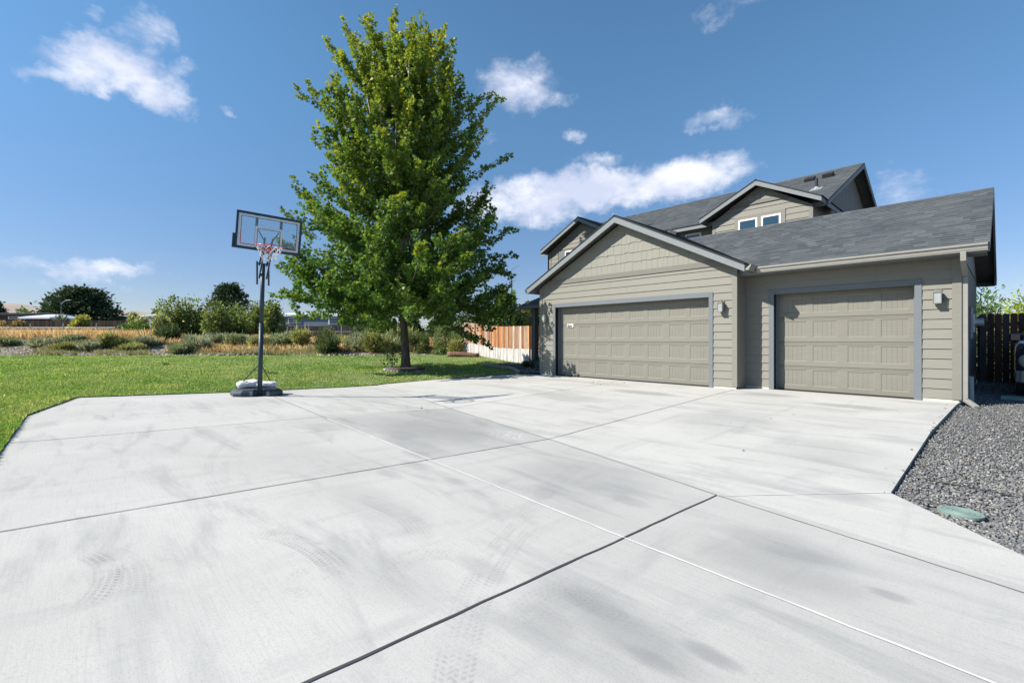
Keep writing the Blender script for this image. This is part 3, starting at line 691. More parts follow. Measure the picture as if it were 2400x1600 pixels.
mm.prism([(-14.9, 16.16, 0), (-14.9, 25.1, 0), (-14.9, 25.1, 5.15), (-14.9, 20.64, 7.3), (-14.9, 16.16, 5.2)], (.1, 0, 0)); mm.box(-14.25, -14.17, 15.7, 16.16, 0, 5.1); mm.box(-14.9, -3.9, 25.0, 25.1, 0, 5.15)
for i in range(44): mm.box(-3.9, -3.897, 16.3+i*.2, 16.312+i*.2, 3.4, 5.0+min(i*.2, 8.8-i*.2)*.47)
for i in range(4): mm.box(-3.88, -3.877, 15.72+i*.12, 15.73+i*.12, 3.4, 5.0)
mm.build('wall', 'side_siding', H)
# windows
def window(l, r, z0, z1, n, label=None, fr='white_vinyl'):
    m0 = M(); f = .055
    m0.box(l, l+f, n-.04, n-.004, z0, z1); m0.box(r-f, r, n-.04, n-.004, z0, z1); m0.box(l+f, r-f, n-.04, n-.004, z1-f, z1); m0.box(l+f, r-f, n-.04, n-.004, z0, z0+f)
    o = m0.build('window', fr, H, bevel=.004); g = M(); g.box(l+f, r-f, n-.02, n-.012, z0+f, z1-f); g.build('pane', 'glass', o); return o
window(-5.95, -5.37, 3.9, 4.99, 15.57); window(-5.26, -4.70, 3.9, 4.99, 15.57); window(-8.03, -7.44, 3.9, 4.97, 16.15); window(-13.33, -12.4, 4.0, 5.03, 15.6)
mm = M()
for a, b_, c0, c1 in ((-6.06, -4.58, 4.995, 5.10), (-6.06, -5.955, 3.9, 4.994), (-5.365, -5.265, 3.9, 4.994), (-4.695, -4.58, 3.9, 4.994)): mm.box(a, b_, 15.54, 15.57, c0, c1)
mm.build('window_trim', 'trim_taupe', H)
mm = M(); mm.box(-13.68, -13.34, 15.565, 15.6, 4.0, 5.06)
for i in range(5): mm.box(-13.66+i*.065, -13.63+i*.065, 15.555, 15.565, 4.0, 5.04)
mm.build('window_trim', 'fascia', H)
# roof vents
for (u, n, z) in ((-4.9, 19.35, 6.9), (-4.35, 19.4, 6.93)):
    mm = M(); mm.obox((u, n, z+.06), (.16, 0, 0), (0, .12, .057), (0, -.03, .06)); mm.obox((u, n, z-.01), (.21, 0, 0), (0, .19, .09), (0, -.003, .006)); mm.build('roof_vent', 'metal_vent', H, bevel=.01)
mm = M(); mm.tube([(-4.27, 17.6, 6.0), (-4.27, 17.6, 6.42)], .045, 10); vp = mm.build('vent_pipe', 'metal_vent', H)
mm = M(); mm.obox((-4.27, 17.58, 6.07), (.17, 0, 0), (0, .15, .071), (0, -.003, .008)); mm.tube([(-4.27, 17.6, 6.05), (-4.27, 17.6, 6.14)], [.11, .05], 10); mm.build('vent_flashing', 'flashing', vp)
u_ = -6.8; zz = zsl(u_)
mm = M(); mm.obox((u_, 13.0, zz+.07), (.11, 0, -.056), (0, .14, 0), (.02, 0, .045)); mm.build('roof_vent', 'metal_vent', H, bevel=.01)
# gutters
def kgutter(a, b_, sg=-1, mt='gutter', closed=True):
    """K-style gutter along u from a to b (n, z given at back top edge)"""
    (u0, n0, z0), (u1, _, _) = a, b_; pr = [(0, 0), (0, -.12), (.075*sg, -.125), (.092*sg, -.085), (.092*sg, -.065), (.125*sg, -.03), (.125*sg, -.012), (.118*sg, -.012), (.118*sg, 0), (.112*sg, 0), (.11*sg, -.02), (.004*sg, -.11), (.004*sg, 0)]
    mm = M(); mm.prism([(u0, n0+p, z0+q) for p, q in pr], (u1-u0, 0, 0)); mm.prism([(u0, n0+p, z0+q) for p, q in pr[:9]], (.003, 0, 0)); mm.prism([(u1-.003, n0+p, z0+q) for p, q in pr[:9]], (.003, 0, 0)); return mm
mm = kgutter((-3.80, 11.03, 2.74), (-.22, 11.03, 2.74)); gt = mm.build('gutter', 'gutter', H)
# short return along the double garage eave
mm = M(); pr = [(0, 0), (0, -.12), (.075, -.125), (.092, -.085), (.125, -.03), (.125, 0), (.115, 0), (.004, -.10)]
mm.prism([(-3.92+p, 10.60, 2.775+q) for p, q in pr], (0, .42, 0)); mm.build('gutter', 'gutter', H)
mm = M(); mm.prism([(-10.68-p, 10.60, 2.775+q) for p, q in pr], (0, 5.2, 0)); mm.build('gutter', 'gutter', H)
# downspout on the right corner
def spout(pts, w_=.075, d_=.055):
    mm = M()
    for a, b_ in zip(pts, pts[1:]): mm.bar(a, b_, w_, d_, up=(0, 1, 0) if abs(b_[2]-a[2]) > .3 and abs(b_[1]-a[1]) < .05 else (1, 0, 0) if False else (0, 1, .01))
    for p in pts[1:-1]: mm.obox(p, (w_/2, 0, 0), (0, d_/2, 0), (0, 0, .03))
    return mm
mm = spout([(-.515, 10.96, 2.63), (-.515, 10.98, 2.50), (-.515, 11.50, 2.27), (-.515, 11.50, .06), (-.50, 11.50, .03)])
mm.bar((-.515, 11.51, .06), (-.36, 11.20, -.03), .08, .055, up=(0, 0, 1)); mm.build('downspout', 'gutter', H, bevel=.008)
# lanterns
def lantern(u, n, z):
    mm = M(); mm.box(u-.05, u+.05, n-.012, n, z-.02, z+.15); mm.tube([(u, n-.01, z+.12), (u, n-.05, z+.17), (u, n-.09, z+.14)], .008, 6)
    c = (u, n-.09)
    mm.box(c[0]-.062, c[0]+.062, c[1]-.062, c[1]+.062, z+.085, z+.10); mm.add([(c[0]-.062, c[1]-.062, z+.10), (c[0]+.062, c[1]-.062, z+.10), (c[0]+.062, c[1]+.062, z+.10), (c[0]-.062, c[1]+.062, z+.10), (c[0], c[1], z+.145)], [(0, 1, 4), (1, 2, 4), (2, 3, 4), (3, 0, 4)])
    mm.box(c[0]-.058, c[0]+.058, c[1]-.058, c[1]+.058, z-.115, z-.10)
    for a in (-1, 1):
        for b_ in (-1, 1): mm.box(c[0]+a*.054-.005, c[0]+a*.054+.005, c[1]+b_*.054-.005, c[1]+b_*.054+.005, z-.10, z+.085)
    o = mm.build('wall_lantern', 'lamp_metal', H); g = M(); g.box(c[0]-.048, c[0]+.048, c[1]-.048, c[1]+.048, z-.10, z+.085); g.build('lantern_glass', 'lamp_pane', o)
lantern(-4.53, N1-.012, 1.89); lantern(-10.12, N1-.012, 1.80); lantern(-.87, N2-.012, 1.90)
# meter, conduit and boxes on the shaded side wall
mm = M(); mm.box(W2R, W2R+.12, 12.05, 12.75, 1.15, 1.75); mm.build('electric_panel', 'grey_box', H, bevel=.01)
mm = M(); mm.box(W2R, W2R+.07, 11.95, 12.2, .78, 1.13); mm.box(W2R+.07, W2R+.08, 11.97, 12.18, .80, 1.11); mm.build('utility_box', 'conduit', H, bevel=.01)
mm = M(); mm.box(W2R, W2R+.06, 12.3, 12.62, .42, .76); mm.build('utility_box', 'flashing', H, bevel=.01)
mm = M(); mm.tube([(W2R+.08, 14.6, 1.52), (W2R+.22, 14.6, 1.52)], .09, 16); mm.box(W2R, W2R+.08, 14.45, 14.75, 1.3, 1.7); mm.build('electric_meter', 'flashing', H)
mm = M(); mm.tube([(W2R+.09, 12.4, .42), (W2R+.10, 12.25, -.02), (W2R+.1, 12.2, -.2)], .05, 10); mm.tube([(W2R+.04, 12.6, 1.15), (W2R+.04, 12.6, .42)], .02, 8); mm.build('conduit', 'conduit', H)
mm = M(); mm.tube([(W2R+.02, 17.6, 2.58), (W2R+.1, 17.62, 2.45), (W2R+.08, 17.62, 2.2), (W2R+.01, 17.6, 2.1)], .008, 5); mm.build('cable', 'black', H)
# entry porch on the left
mm = M()
A = (-14.3, 13.7, 2.6); B = (-10.4, 13.7, 2.6); C = (-10.4, 15.6, 3.55); D = (-12.9, 15.6, 3.55)
shingles(mm, A, B, C, D); shingles(mm, A, (-14.3, 15.6, 2.6), (-12.9, 15.6, 3.55), D)
pr = mm.build('roof', 'shingle_front', H, fix=False); pr['label'] = 'small hipped porch roof'
mm = M(); mm.box(-14.33, -10.4, 13.67, 13.70, 2.44, 2.59); mm.box(-14.33, -14.30, 13.70, 15.6, 2.44, 2.59); mm.build('fascia_board', 'fascia', pr)
mm = M(); mm.box(-14.28, -10.4, 13.72, 15.6, 2.42, 2.435); mm.build('soffit', 'soffit', pr)
mm = M(); mm.box(-13.72, -13.50, 13.84, 14.06, 0, 2.42); mm.box(-13.76, -13.46, 13.80, 14.10, 0, .25); mm.build('porch_column', 'side_siding', H, bevel=.01)
mm = M(); mm.tube([(-14.2, 13.66, 2.44), (-14.2, 13.66, 2.28), (-13.75, 13.8, 2.05), (-13.75, 13.8, .1)], .035, 8); mm.build('downspout', 'soffit', H)
mm = M(); mm.box(-14.0, -10.4, 13.8, 15.6, -.1, .05); mm.build('porch_slab', 'foundation', H)

# ------------------------------------------------------------------ gravel strip on the right
GRAV = [(-.585, 11.45), (-.60, 11.37), (-.69, 8.22), (-.68, 5.04), (.07, 4.22), (4, -.1), (7, -3.4), (14, -3.4), (14, 18.9), (-.57, 18.9)]
def gravz(u, n): return min(-.045, drive(max(u, -.6), min(n, 11))-.045)+.02*mnoise.noise(Vector((u*1.3, n*1.3, 0)))
plain('gravel_bed', (.17, .17, .165), .95, .1, var=.75, sc=55, bmp=1)
struct(sheet('gravel_bed', GRAV, lambda u, n: gravz(u, n)-.015, 'gravel_bed', .5, .5), 'grey crushed rock bed')
m, t, b = mat('stone', .8, .25); a = t.node('ShaderNodeAttribute', attribute_name='col').outputs['Color']
t.put(b.inputs['Base Color'], t.mix(t.m('MULTIPLY', t.noise(t.pos(), 90, 3), .35), a, (.18, .175, .165)))
def stones(name, n, pts, smin, smax, pal, flat=.55, matname='stone', parent=None, seed=1):
    g = np.random.default_rng(seed)
    octv = np.array([(1, 0, 0), (.2, 1, 0), (-1, .1, 0), (-.1, -1, 0), (.1, .1, 1), (0, 0, -1.), ])
    F8 = np.array([(0, 1, 4), (1, 2, 4), (2, 3, 4), (3, 0, 4), (1, 0, 5), (2, 1, 5), (3, 2, 5), (0, 3, 5)])
    N = len(pts); sz = g.uniform(smin, smax, N)*g.uniform(.7, 1.3, N)
    v = octv[None]*(1+g.uniform(-.35, .35, (N, 6, 3)))
    v = v*np.stack([sz*g.uniform(.8, 1.5, N), sz*g.uniform(.6, 1, N), sz*flat*g.uniform(.6, 1.2, N)], 1)[:, None]
    a = g.uniform(0, 6.28, N); tl = g.uniform(-.5, .5, N)
    ca, sa = np.cos(a), np.sin(a); ct, st = np.cos(tl), np.sin(tl)
    y = v[..., 1]*ct[:, None]-v[..., 2]*st[:, None]; z = v[..., 1]*st[:, None]+v[..., 2]*ct[:, None]; x = v[..., 0]
    v = np.stack([x*ca[:, None]-y*sa[:, None], x*sa[:, None]+y*ca[:, None], z], -1)+np.array(pts)[:, None]
    F = (F8[None]+6*np.arange(N)[:, None, None]).reshape(-1, 3)
    pal = np.array(pal); c = pal[g.integers(0, len(pal), N)]*g.uniform(.7, 1.3, (N, 1))
    return mesh_np(name, v.reshape(-1, 3), F, matname, parent, np.repeat(c, 6, 0))
pts = []
g = random.Random(3)
for _ in range(300000):
    Yd = 2.4+11*g.random()**1.5; xp = g.uniform(2050, 2950); u, n = px(xp, Yd)
    if in_poly(u, n, GRAV) and not (((u+.25)/.20)**2+((n-4.98)/.13)**2 < 1):
        if g.random() < min(1, (2.8/Yd)**1.0*1.3): pts.append((u, n, gravz(u, n)+g.uniform(-.008, .012)))
    if len(pts) > 66000: break
for _ in range(22):
    v = g.uniform(4.6, 11.2); pts.append((-.67-abs(g.gauss(0, .05)), v, drive(-.8, v)+.006))
tag(stones('gravel', 0, pts, .008, .0175, [(.12, .125, .135), (.165, .17, .175), (.21, .215, .215), (.10, .105, .115), (.36, .345, .32), (.23, .20, .165), (.15, .16, .17), (.26, .25, .22), (.14, .145, .16)], .6), 'grey crushed rock covering the strip beside the driveway', 'gravel', kind='stuff')
# green valve box lid, hose
plain('lid_green', (.20, .275, .24), .6, .3, bmp=.2)
mm = M(); c0 = (-.25, 4.98, gravz(-.25, 4.98)+.004); mm.tube([c0, (c0[0], c0[1], c0[2]+.018)], .135, 28)
for r_ in (.05, .08, .11): mm.ring((c0[0], c0[1], c0[2]+.018), (1, 0, 0), (0, 1, 0), r_, .004, 28, 5)
o = mm.build('valve_cover', 'lid_green'); o.scale = (1, 1, 1); tag(o, 'round pale green valve cover lying in the grey gravel', 'valve cover')
mm = M(); pp = []
for i in range(24):
    s = i/23; u = -.52+1.9*s; n = 5.75-.35*s+.05*math.sin(s*7); pp.append((u, n, gravz(u, n)+.012))
mm.tube(pp, .008, 6); tag(mm.build('drip_hose', 'rubber'), 'thin black irrigation hose lying across the gravel', 'hose')
mm = M(); mm.box(-.1, .45, 13.2, 13.7, -.06, .0); tag(mm.build('utility_cover', 'lid_green', bevel=.01), 'rectangular green box lid in the shade behind the garage corner', 'utility cover')

# ------------------------------------------------------------------ foliage machinery
MAPLE = np.array([(0, -.05), (.28, .0), (.5, .22), (.26, .34), (.36, .72), (.12, .6), (0, 1.0), (-.12, .6), (-.36, .72), (-.26, .34), (-.5, .22), (-.28, .0)])
OVAL = np.array([(0, 0), (.22, .3), (.2, .65), (0, 1), (-.2, .65), (-.22, .3)])
NEED = np.array([(.06, 0), (.05, 1), (-.05, 1), (-.06, 0)])
DIAM = np.array([(0, 0), (.28, .45), (0, 1), (-.28, .45)])
def leaves(name, P, D, size, cols, shape=DIAM, matname='leaf', parent=None, org=(0, 0, 0), seed=0, curl=.25, up=.35):
    """P points, D preferred leaf directions"""
    g = np.random.default_rng(seed); N = len(P)
    D = D/np.linalg.norm(D, axis=1, keepdims=True)
    nr = g.normal(size=(N, 3)); nr[:, 2] += up*3; nr -= (nr*D).sum(1, keepdims=True)*D; nr /= np.linalg.norm(nr, axis=1, keepdims=True)+1e-9
    S = np.cross(D, nr); s = (size*g.uniform(.5, 1.4, N))[:, None, None]; k = len(shape)
    v = P[:, None]+s*(shape[None, :, 0:1]*S[:, None]+shape[None, :, 1:2]*D[:, None]-curl*(np.abs(shape[None, :, 0:1])+.4*shape[None, :, 1:2]**2)*nr[:, None])
    F = np.arange(N*k).reshape(N, k)
    return mesh_np(name, v.reshape(-1, 3), F, matname, parent, np.repeat(cols, k, 0), org=org)
def rdir(g, N):
    d = g.normal(size=(N, 3)); return d/np.linalg.norm(d, axis=1, keepdims=True)
m, t, b = mat('bark', .9, .1); p = t.pos(); f = t.noise(t.scale(p, (9, 9, 1.2)), 2.2, 6, .7, .5)
t.put(b.inputs['Base Color'], t.ramp(f, [(.3, (.035, .028, .024)), (.5, (.12, .10, .088)), (.7, (.26, .235, .215))])); bump(t, b, f, 1, .06)
plain('bark_pale', (.36, .31, .28), .85, .1, var=.3, sc=9, stretch=(2, 2, .6), bmp=.5)
plain('stem', (.14, .12, .07), .9, .1)

# ---- the big maple
TX, TN, TZ = -15.18, 8.68, .09
tree = thing('maple_tree', 'tall green maple with yellowish upper leaves standing alone on the lawn beside the driveway', 'tree', (TX, TN, TZ))
cr, cf = Vector((math.cos(TH), math.sin(TH), 0)), Vector((-math.sin(TH), math.cos(TH), 0))
rr_ = np.array([cr.x, cr.y, 0]); ff_ = np.array([cf.x, cf.y, 0])
K = .01576
prof = [(765, 90, 215), (745, 215, 232), (700, 278, 236), (650, 288, 245), (600, 282, 243), (550, 256, 240), (500, 254, 205), (450, 238, 190), (400, 212, 206), (350, 200, 226), (300, 194, 190), (250, 178, 160), (200, 180, 148), (150, 140, 126), (100, 125, 104), (70, 108, 84), (50, 70, 55), (36, 25, 25)]
pzv = np.array([CH+(796-y)*K-TZ for y, _, _ in prof]); pl = np.array([l*K*.95 for _, l, _ in prof]); pr_ = np.array([r*K*.96 for _, _, r in prof])
g = np.random.default_rng(5); G = random.Random(5)
def env(z, a):  # a = angle, 0 is image right
    l = np.interp(z, pzv, pl); r = np.interp(z, pzv, pr_); c = math.cos(a)
    return ((r if c > 0 else l)*(abs(c)**.6)+((l+r)/2)*(1-abs(c)**.6))*(1-.62*max(0, math.sin(a))**.8*sst(z, 4.5, 7.5))
lean = lambda z: np.array([0, 0, z])+rr_*(-.03*z)
TR = M(); BR = M()
tp = [(TX+lean(z)[0]+.05*math.sin(z), TN+lean(z)[1]+.04*math.cos(z*1.3), TZ+z) for z in (-.1, .15, .5, 1.2, 2.0, 3.0, 4.2)]
TR.tube(tp, [.24, .175, .15, .14, .13, .115, .10], 14)
base3 = Vector(tp[-1])
# forks
fork = []
for k, (dx, dy, top) in enumerate([(-.35, .3, 11.6), (.55, -.1, 11.2), (-.9, -.5, 10.6), (1.3, .6, 10.0), (.1, 1.0, 10.5), (.2, -.9, 9.5)]):
    pts = []
    for s in np.linspace(0, 1, 7):
        z = 4.2-.9*(k > 1)+(top-4.2)*s; q = np.array(tp[-1])*1.0; c = lean(z); off = (rr_*dx+ff_*dy)*(s**.75)
        pts.append((TX+c[0]+off[0]+.08*math.sin(z*1.7+k), TN+c[1]+off[1]+.08*math.cos(z*1.3+k), TZ+z))
    fork.append(pts)
    BR.tube(pts, list(np.linspace(.095 if k < 2 else .065, .015, 7)), 8)
def axis_pt(z):
    k = G.randrange(len(fork)) if z > 4.2 else -1
    if k < 0:
        c = lean(z); return Vector((TX+c[0], TN+c[1], TZ+z))
    f = fork[k]; zz = [q[2]-TZ for q in f]; return Vector([float(np.interp(z, zz, [q[i] for q in f])) for i in range(3)])
LP = []; LD = []; LC = []
def spray(a, b_, nleaf, rad, yellow, dirv):
    """leaves around the shoot a-b"""
    tt = g.random(nleaf)**.8; base = np.array(a)[None]*(1-tt[:, None])+np.array(b_)[None]*tt[:, None]
    rd = rdir(g, nleaf); rr = rad*(1-.72*tt)*(.35+.65*g.random(nleaf))
    P = base+rd*rr[:, None]; D = rd*.9+np.array(dirv)[None]*.55+np.array([0, 0, -.30])[None]
    gr = np.array([.055, .145, .042]); md = np.array([.135, .27, .055]); ye = np.array([.46, .46, .05])
    m1 = g.random((nleaf, 1)); c = gr*(1-m1)+md*m1
    yk = np.clip(yellow*(.35+.65*tt)+g.normal(0, .12, nleaf), 0, 1)[:, None]; c = c*(1-yk)+ye*yk
    LP.append(P); LD.append(D); LC.append(c*g.uniform(.8, 1.2, (nleaf, 1)))
nprim = 165
for i in range(nprim):
    s = (i+.5)/nprim; zt = 1.4+10.9*s**1.02
    a = i*2.39996+G.uniform(-.3, .3); 
    rad = env(zt, a)*(G.uniform(.70, 1.04)+.10*mnoise.noise(Vector((math.cos(a)*1.5, math.sin(a)*1.5, zt*.7))))
    steep = .18+.95*s   # rise per unit run
    rise = max(-.1, steep*rad*(.9 if s < .7 else 1.1)+(0.3 if s > .7 else 0))
    z0 = max(1.6+G.random()*1.1, zt-rise)
    a0 = axis_pt(z0); c = lean(zt)
    tip = Vector((TX, TN, TZ+zt))+Vector(rr_*math.cos(a)+ff_*math.sin(a))*rad
    tip.z = CH+(TZ+zt-CH)*(17+rad*math.sin(a))/17
    mid1 = a0.lerp(tip, .35)+Vector((0, 0, -.04*rad if s > .1 else .35)); mid2 = a0.lerp(tip, .7)+Vector((0, 0, -.07*rad if s > .1 else .3))
    L = (tip-a0).length
    BR.tube([a0, mid1, mid2, tip], [.016+.010*L, .012+.006*L, .012, .004], 5, cap=False)
    outv = (tip-a0).normalized(); upw = Vector((0, 0, 1))
    ns_ = int(7+L*4.6)
    for j in range(ns_):
        q = .22+.78*(j+G.random())/ns_
        pb = (a0.lerp(mid1, q/.35) if q < .35 else mid1.lerp(mid2, (q-.35)/.35) if q < .7 else mid2.lerp(tip, (q-.7)/.3))
        side = Vector((G.gauss(0, 1), G.gauss(0, 1), G.gauss(.2, .6))).normalized()
        dv = (outv*.75+side*.9+upw*(.25+.75*s)).normalized(); ln = G.uniform(.45, 1.1)*(1.05-.35*s if q < .9 else 1.0)
        pe = pb+dv*ln
        # keep to the envelope
        rel = np.array(pe)-np.array([TX, TN, TZ]); rr2 = math.hypot(rel[0], rel[1]); zz = rel[2]
        aa = math.atan2(rel@ff_, rel@rr_)
        if rr2 > env(zz, aa)*1.10 or zz > 12.75: pe = pb+dv*ln*.35
        yl = (.06+.50*max(0, s-.3)+(.3 if G.random() < .13 else 0))*(1.0 if q > .55 else .35)
        yl *= .5+.9*(mnoise.noise(Vector(pe)*.6)+.5)
        spray(pb, pe, 46, .175, yl, dv)
        if j % 3 == 0: BR.tube([pb, pe], [.008, .003], 3, cap=False)
    spray(tip-outv*.5, tip+(outv+upw*(.3+s))*.28, 60, .24, .15+.6*s, outv)
# projecting shoots seen against the sky
for (x, y, x0, y0, dep) in [(707, 215, 790, 270, -.4), (722, 200, 800, 260, .3), (925, 36, 915, 110, 0), (857, 44, 875, 130, .4), (1034, 66, 1015, 150, .2), (815, 64, 850, 150, -.3), (1183, 362, 1090, 420, .2), (1143, 222, 1080, 290, -.3), (663, 500, 740, 560, .2), (700, 432, 760, 520, -.3), (735, 318, 800, 390, .2), (1178, 640, 1120, 620, .5), (658, 625, 740, 640, .1),
                             (660, 690, 750, 700, .4), (1150, 800, 1060, 760, -.6), (1120, 795, 1050, 750, -.9), (1185, 730, 1100, 730, .3), (700, 740, 780, 730, 0), (770, 95, 810, 170, .2), (975, 72, 965, 140, -.2), (1058, 102, 1030, 180, .4), (1165, 232, 1100, 300, .3), (800, 130, 830, 200, 0), (1195, 540, 1120, 570, 0), (1192, 600, 1110, 610, .4)]:
    def W(xx, yy, dd): return Vector((TX, TN, TZ))+Vector(rr_)*((xx-949)*K*(1+dd/17))+Vector(ff_)*dd+Vector((0, 0, CH+(796-yy)*K*(1+dd/17)-TZ))
    tip, bs = W(x, y, dep), W(x0, y0, dep*.6); dv = (tip-bs).normalized(); BR.tube([bs, tip], [.02, .004], 4, cap=False)
    for q in np.linspace(.0, .95, 7):
        p0 = bs.lerp(tip, q); sd = Vector((G.gauss(0, 1), G.gauss(0, 1), G.gauss(0, 1))).normalized()
        spray(p0, p0+(dv+sd*.5).normalized()*.38, 32, .2*(1.15-q*.6), .15+.5*max(0, (500-y)/500), dv)
TR.build('trunk', 'bark', tree, smooth=True)
BR.build('branch', 'bark_pale', tree, smooth=True, fix=False)['kind'] = 'stuff'
P = np.concatenate(LP); D = np.concatenate(LD); C = np.concatenate(LC)
leaves('crown', P, D, .103, C, MAPLE, 'leaf', tree, (TX, TN, TZ), 3)
print('LEAVES', len(P))
# stone ring and suckers at the foot of the trunk
ring = [(TX+.1+math.cos(a)*.76+rnd.uniform(-.02, .02), TN-.03+math.sin(a)*.72, base_lawn(TX+math.cos(a), TN+math.sin(a))+.01) for a in np.linspace(0, 2*math.pi, 40, endpoint=False)]
tag(stones('edging_ring', 0, ring, .06, .085, [(.42, .42, .40), (.5, .5, .48), (.36, .36, .34)], .6, seed=4), 'ring of pale edging stones around the foot of the maple', 'edging')
mm = M(); mm.tube([(TX+.1, TN-.03, .03), (TX+.1, TN-.03, .115)], .70, 30); plain('mulch', (.14, .12, .10), .95, .05, var=.5, sc=25, bmp=1); struct(mm.build('mulch_bed', 'mulch'), 'bark mulch at the tree foot')
gg = np.random.default_rng(9); N = 240; P = gg.normal(size=(N, 3))*np.array([.17, .17, .24])+np.array([TX-.4, TN-.34, .42]); P[:, 2] = np.abs(P[:, 2])
sk = thing('leafy_sucker', 'small leafy shoots growing from the left foot of the maple trunk', 'shoots', (TX-.5, TN-.4, .1))
leaves('foliage', P, rdir(gg, N), .09, np.tile(np.array([[.05, .10, .02]]), (N, 1)), OVAL, 'leaf', sk, (TX-.5, TN-.4, .1), 5)
mm = M()
for k in range(5): mm.tube([(TX-.35, TN-.3, .08), (TX-.5+rnd.uniform(-.3, .2), TN-.45+rnd.uniform(-.2, .2), .7+rnd.random()*.2)], .008, 4)
mm.build('stem', 'stem', sk)

# ------------------------------------------------------------------ grass blades on the lawn
def blades(name, P, hgt, wid, cols, matname, lean_=.5, parent=None, org=(0, 0, 0), seed=1):
    g = np.random.default_rng(seed); N = len(P); a = g.uniform(0, 6.283, N)
    s = np.stack([np.cos(a), np.sin(a), np.zeros(N)], 1)*(wid/2)[:, None] if hasattr(wid, '__len__') else np.stack([np.cos(a), np.sin(a), np.zeros(N)], 1)*wid/2
    b_ = g.uniform(0, 6.283, N); l = g.uniform(0, lean_, N)*hgt
    tip = P+np.stack([np.cos(b_)*l, np.sin(b_)*l, hgt*g.uniform(.7, 1.1, N)], 1); mid = P*.45+tip*.55-np.stack([np.cos(b_)*l, np.sin(b_)*l, np.zeros(N)], 1)*.18
    v = np.stack([P-s, P+s, mid+s*.8, tip, mid-s*.8], 1)
    return mesh_np(name, v.reshape(-1, 3), np.arange(N*5).reshape(N, 5), matname, parent, np.repeat(cols, 5, 0), org=org)
g = np.random.default_rng(21); PT = []; HH = []; WW = []
M_ = 900000
Yd = 4.2/(1-g.random(M_)*(1-4.2/30)); xx = g.uniform(-140, 1330, M_)
u = (xx-1200)/1078.6*Yd*math.cos(TH)-Yd*math.sin(TH); n = (xx-1200)/1078.6*Yd*math.sin(TH)+Yd*math.cos(TH)
lp = np.array(LAWN)
def inpoly_np(x, y, P):
    c = np.zeros(len(x), bool); j = len(P)-1
    for i in range(len(P)):
        k = ((P[i][1] > y) != (P[j][1] > y)) & (x < (P[j][0]-P[i][0])*(y-P[i][1])/(P[j][1]-P[i][1]+1e-12)+P[i][0]); c ^= k; j = i
    return c
ok = inpoly_np(u, n, LAWN) & (((u-TX-.1)**2+(n-TN+.03)**2) > .78**2)
BEDP = [(-14.85, 12.2), (-13.9, 12.15), (-12.9, 11.9), (-12.2, 11.45), (-11.5, 10.95), (-11.2, 10.7), (-10.37, 10.93), (-10.37, 14.3), (-13.0, 14.2), (-15.0, 13.6), (-15.4, 12.8)]
ok &= ~inpoly_np(u, n, BEDP)
keep = ok & (g.random(M_) < np.clip(Yd/9, .25, 1.0)*.62)
u, n, Yd = u[keep], n[keep], Yd[keep]; N = len(u)
z = np.array([base_lawn(a, b_) for a, b_ in zip(u, n)])
tuft = np.array([mnoise.noise(Vector((a*.9, b_*.9, 5))) for a, b_ in zip(u, n)])
h = (.042+.02*tuft)*g.uniform(.6, 1.35, N); wd = .0045+.0011*Yd
cc = np.ones((N, 3))*g.uniform(.6, 1.45, (N, 1)); dryk = g.random(N) < .10+.16*(tuft > .2); cc[dryk] = np.array([2.3, 1.75, 1.5])
ww = g.random(N) < .006; cc[ww] = np.array([4.5, 3.2, 5.0])
tag(blades('grass', np.stack([u, n, z-.004], 1), h, wd, cc, 'blade', .8, seed=4), 'short mown green grass with dry patches covering the lawn', 'grass', kind='stuff')
print('BLADES', N)

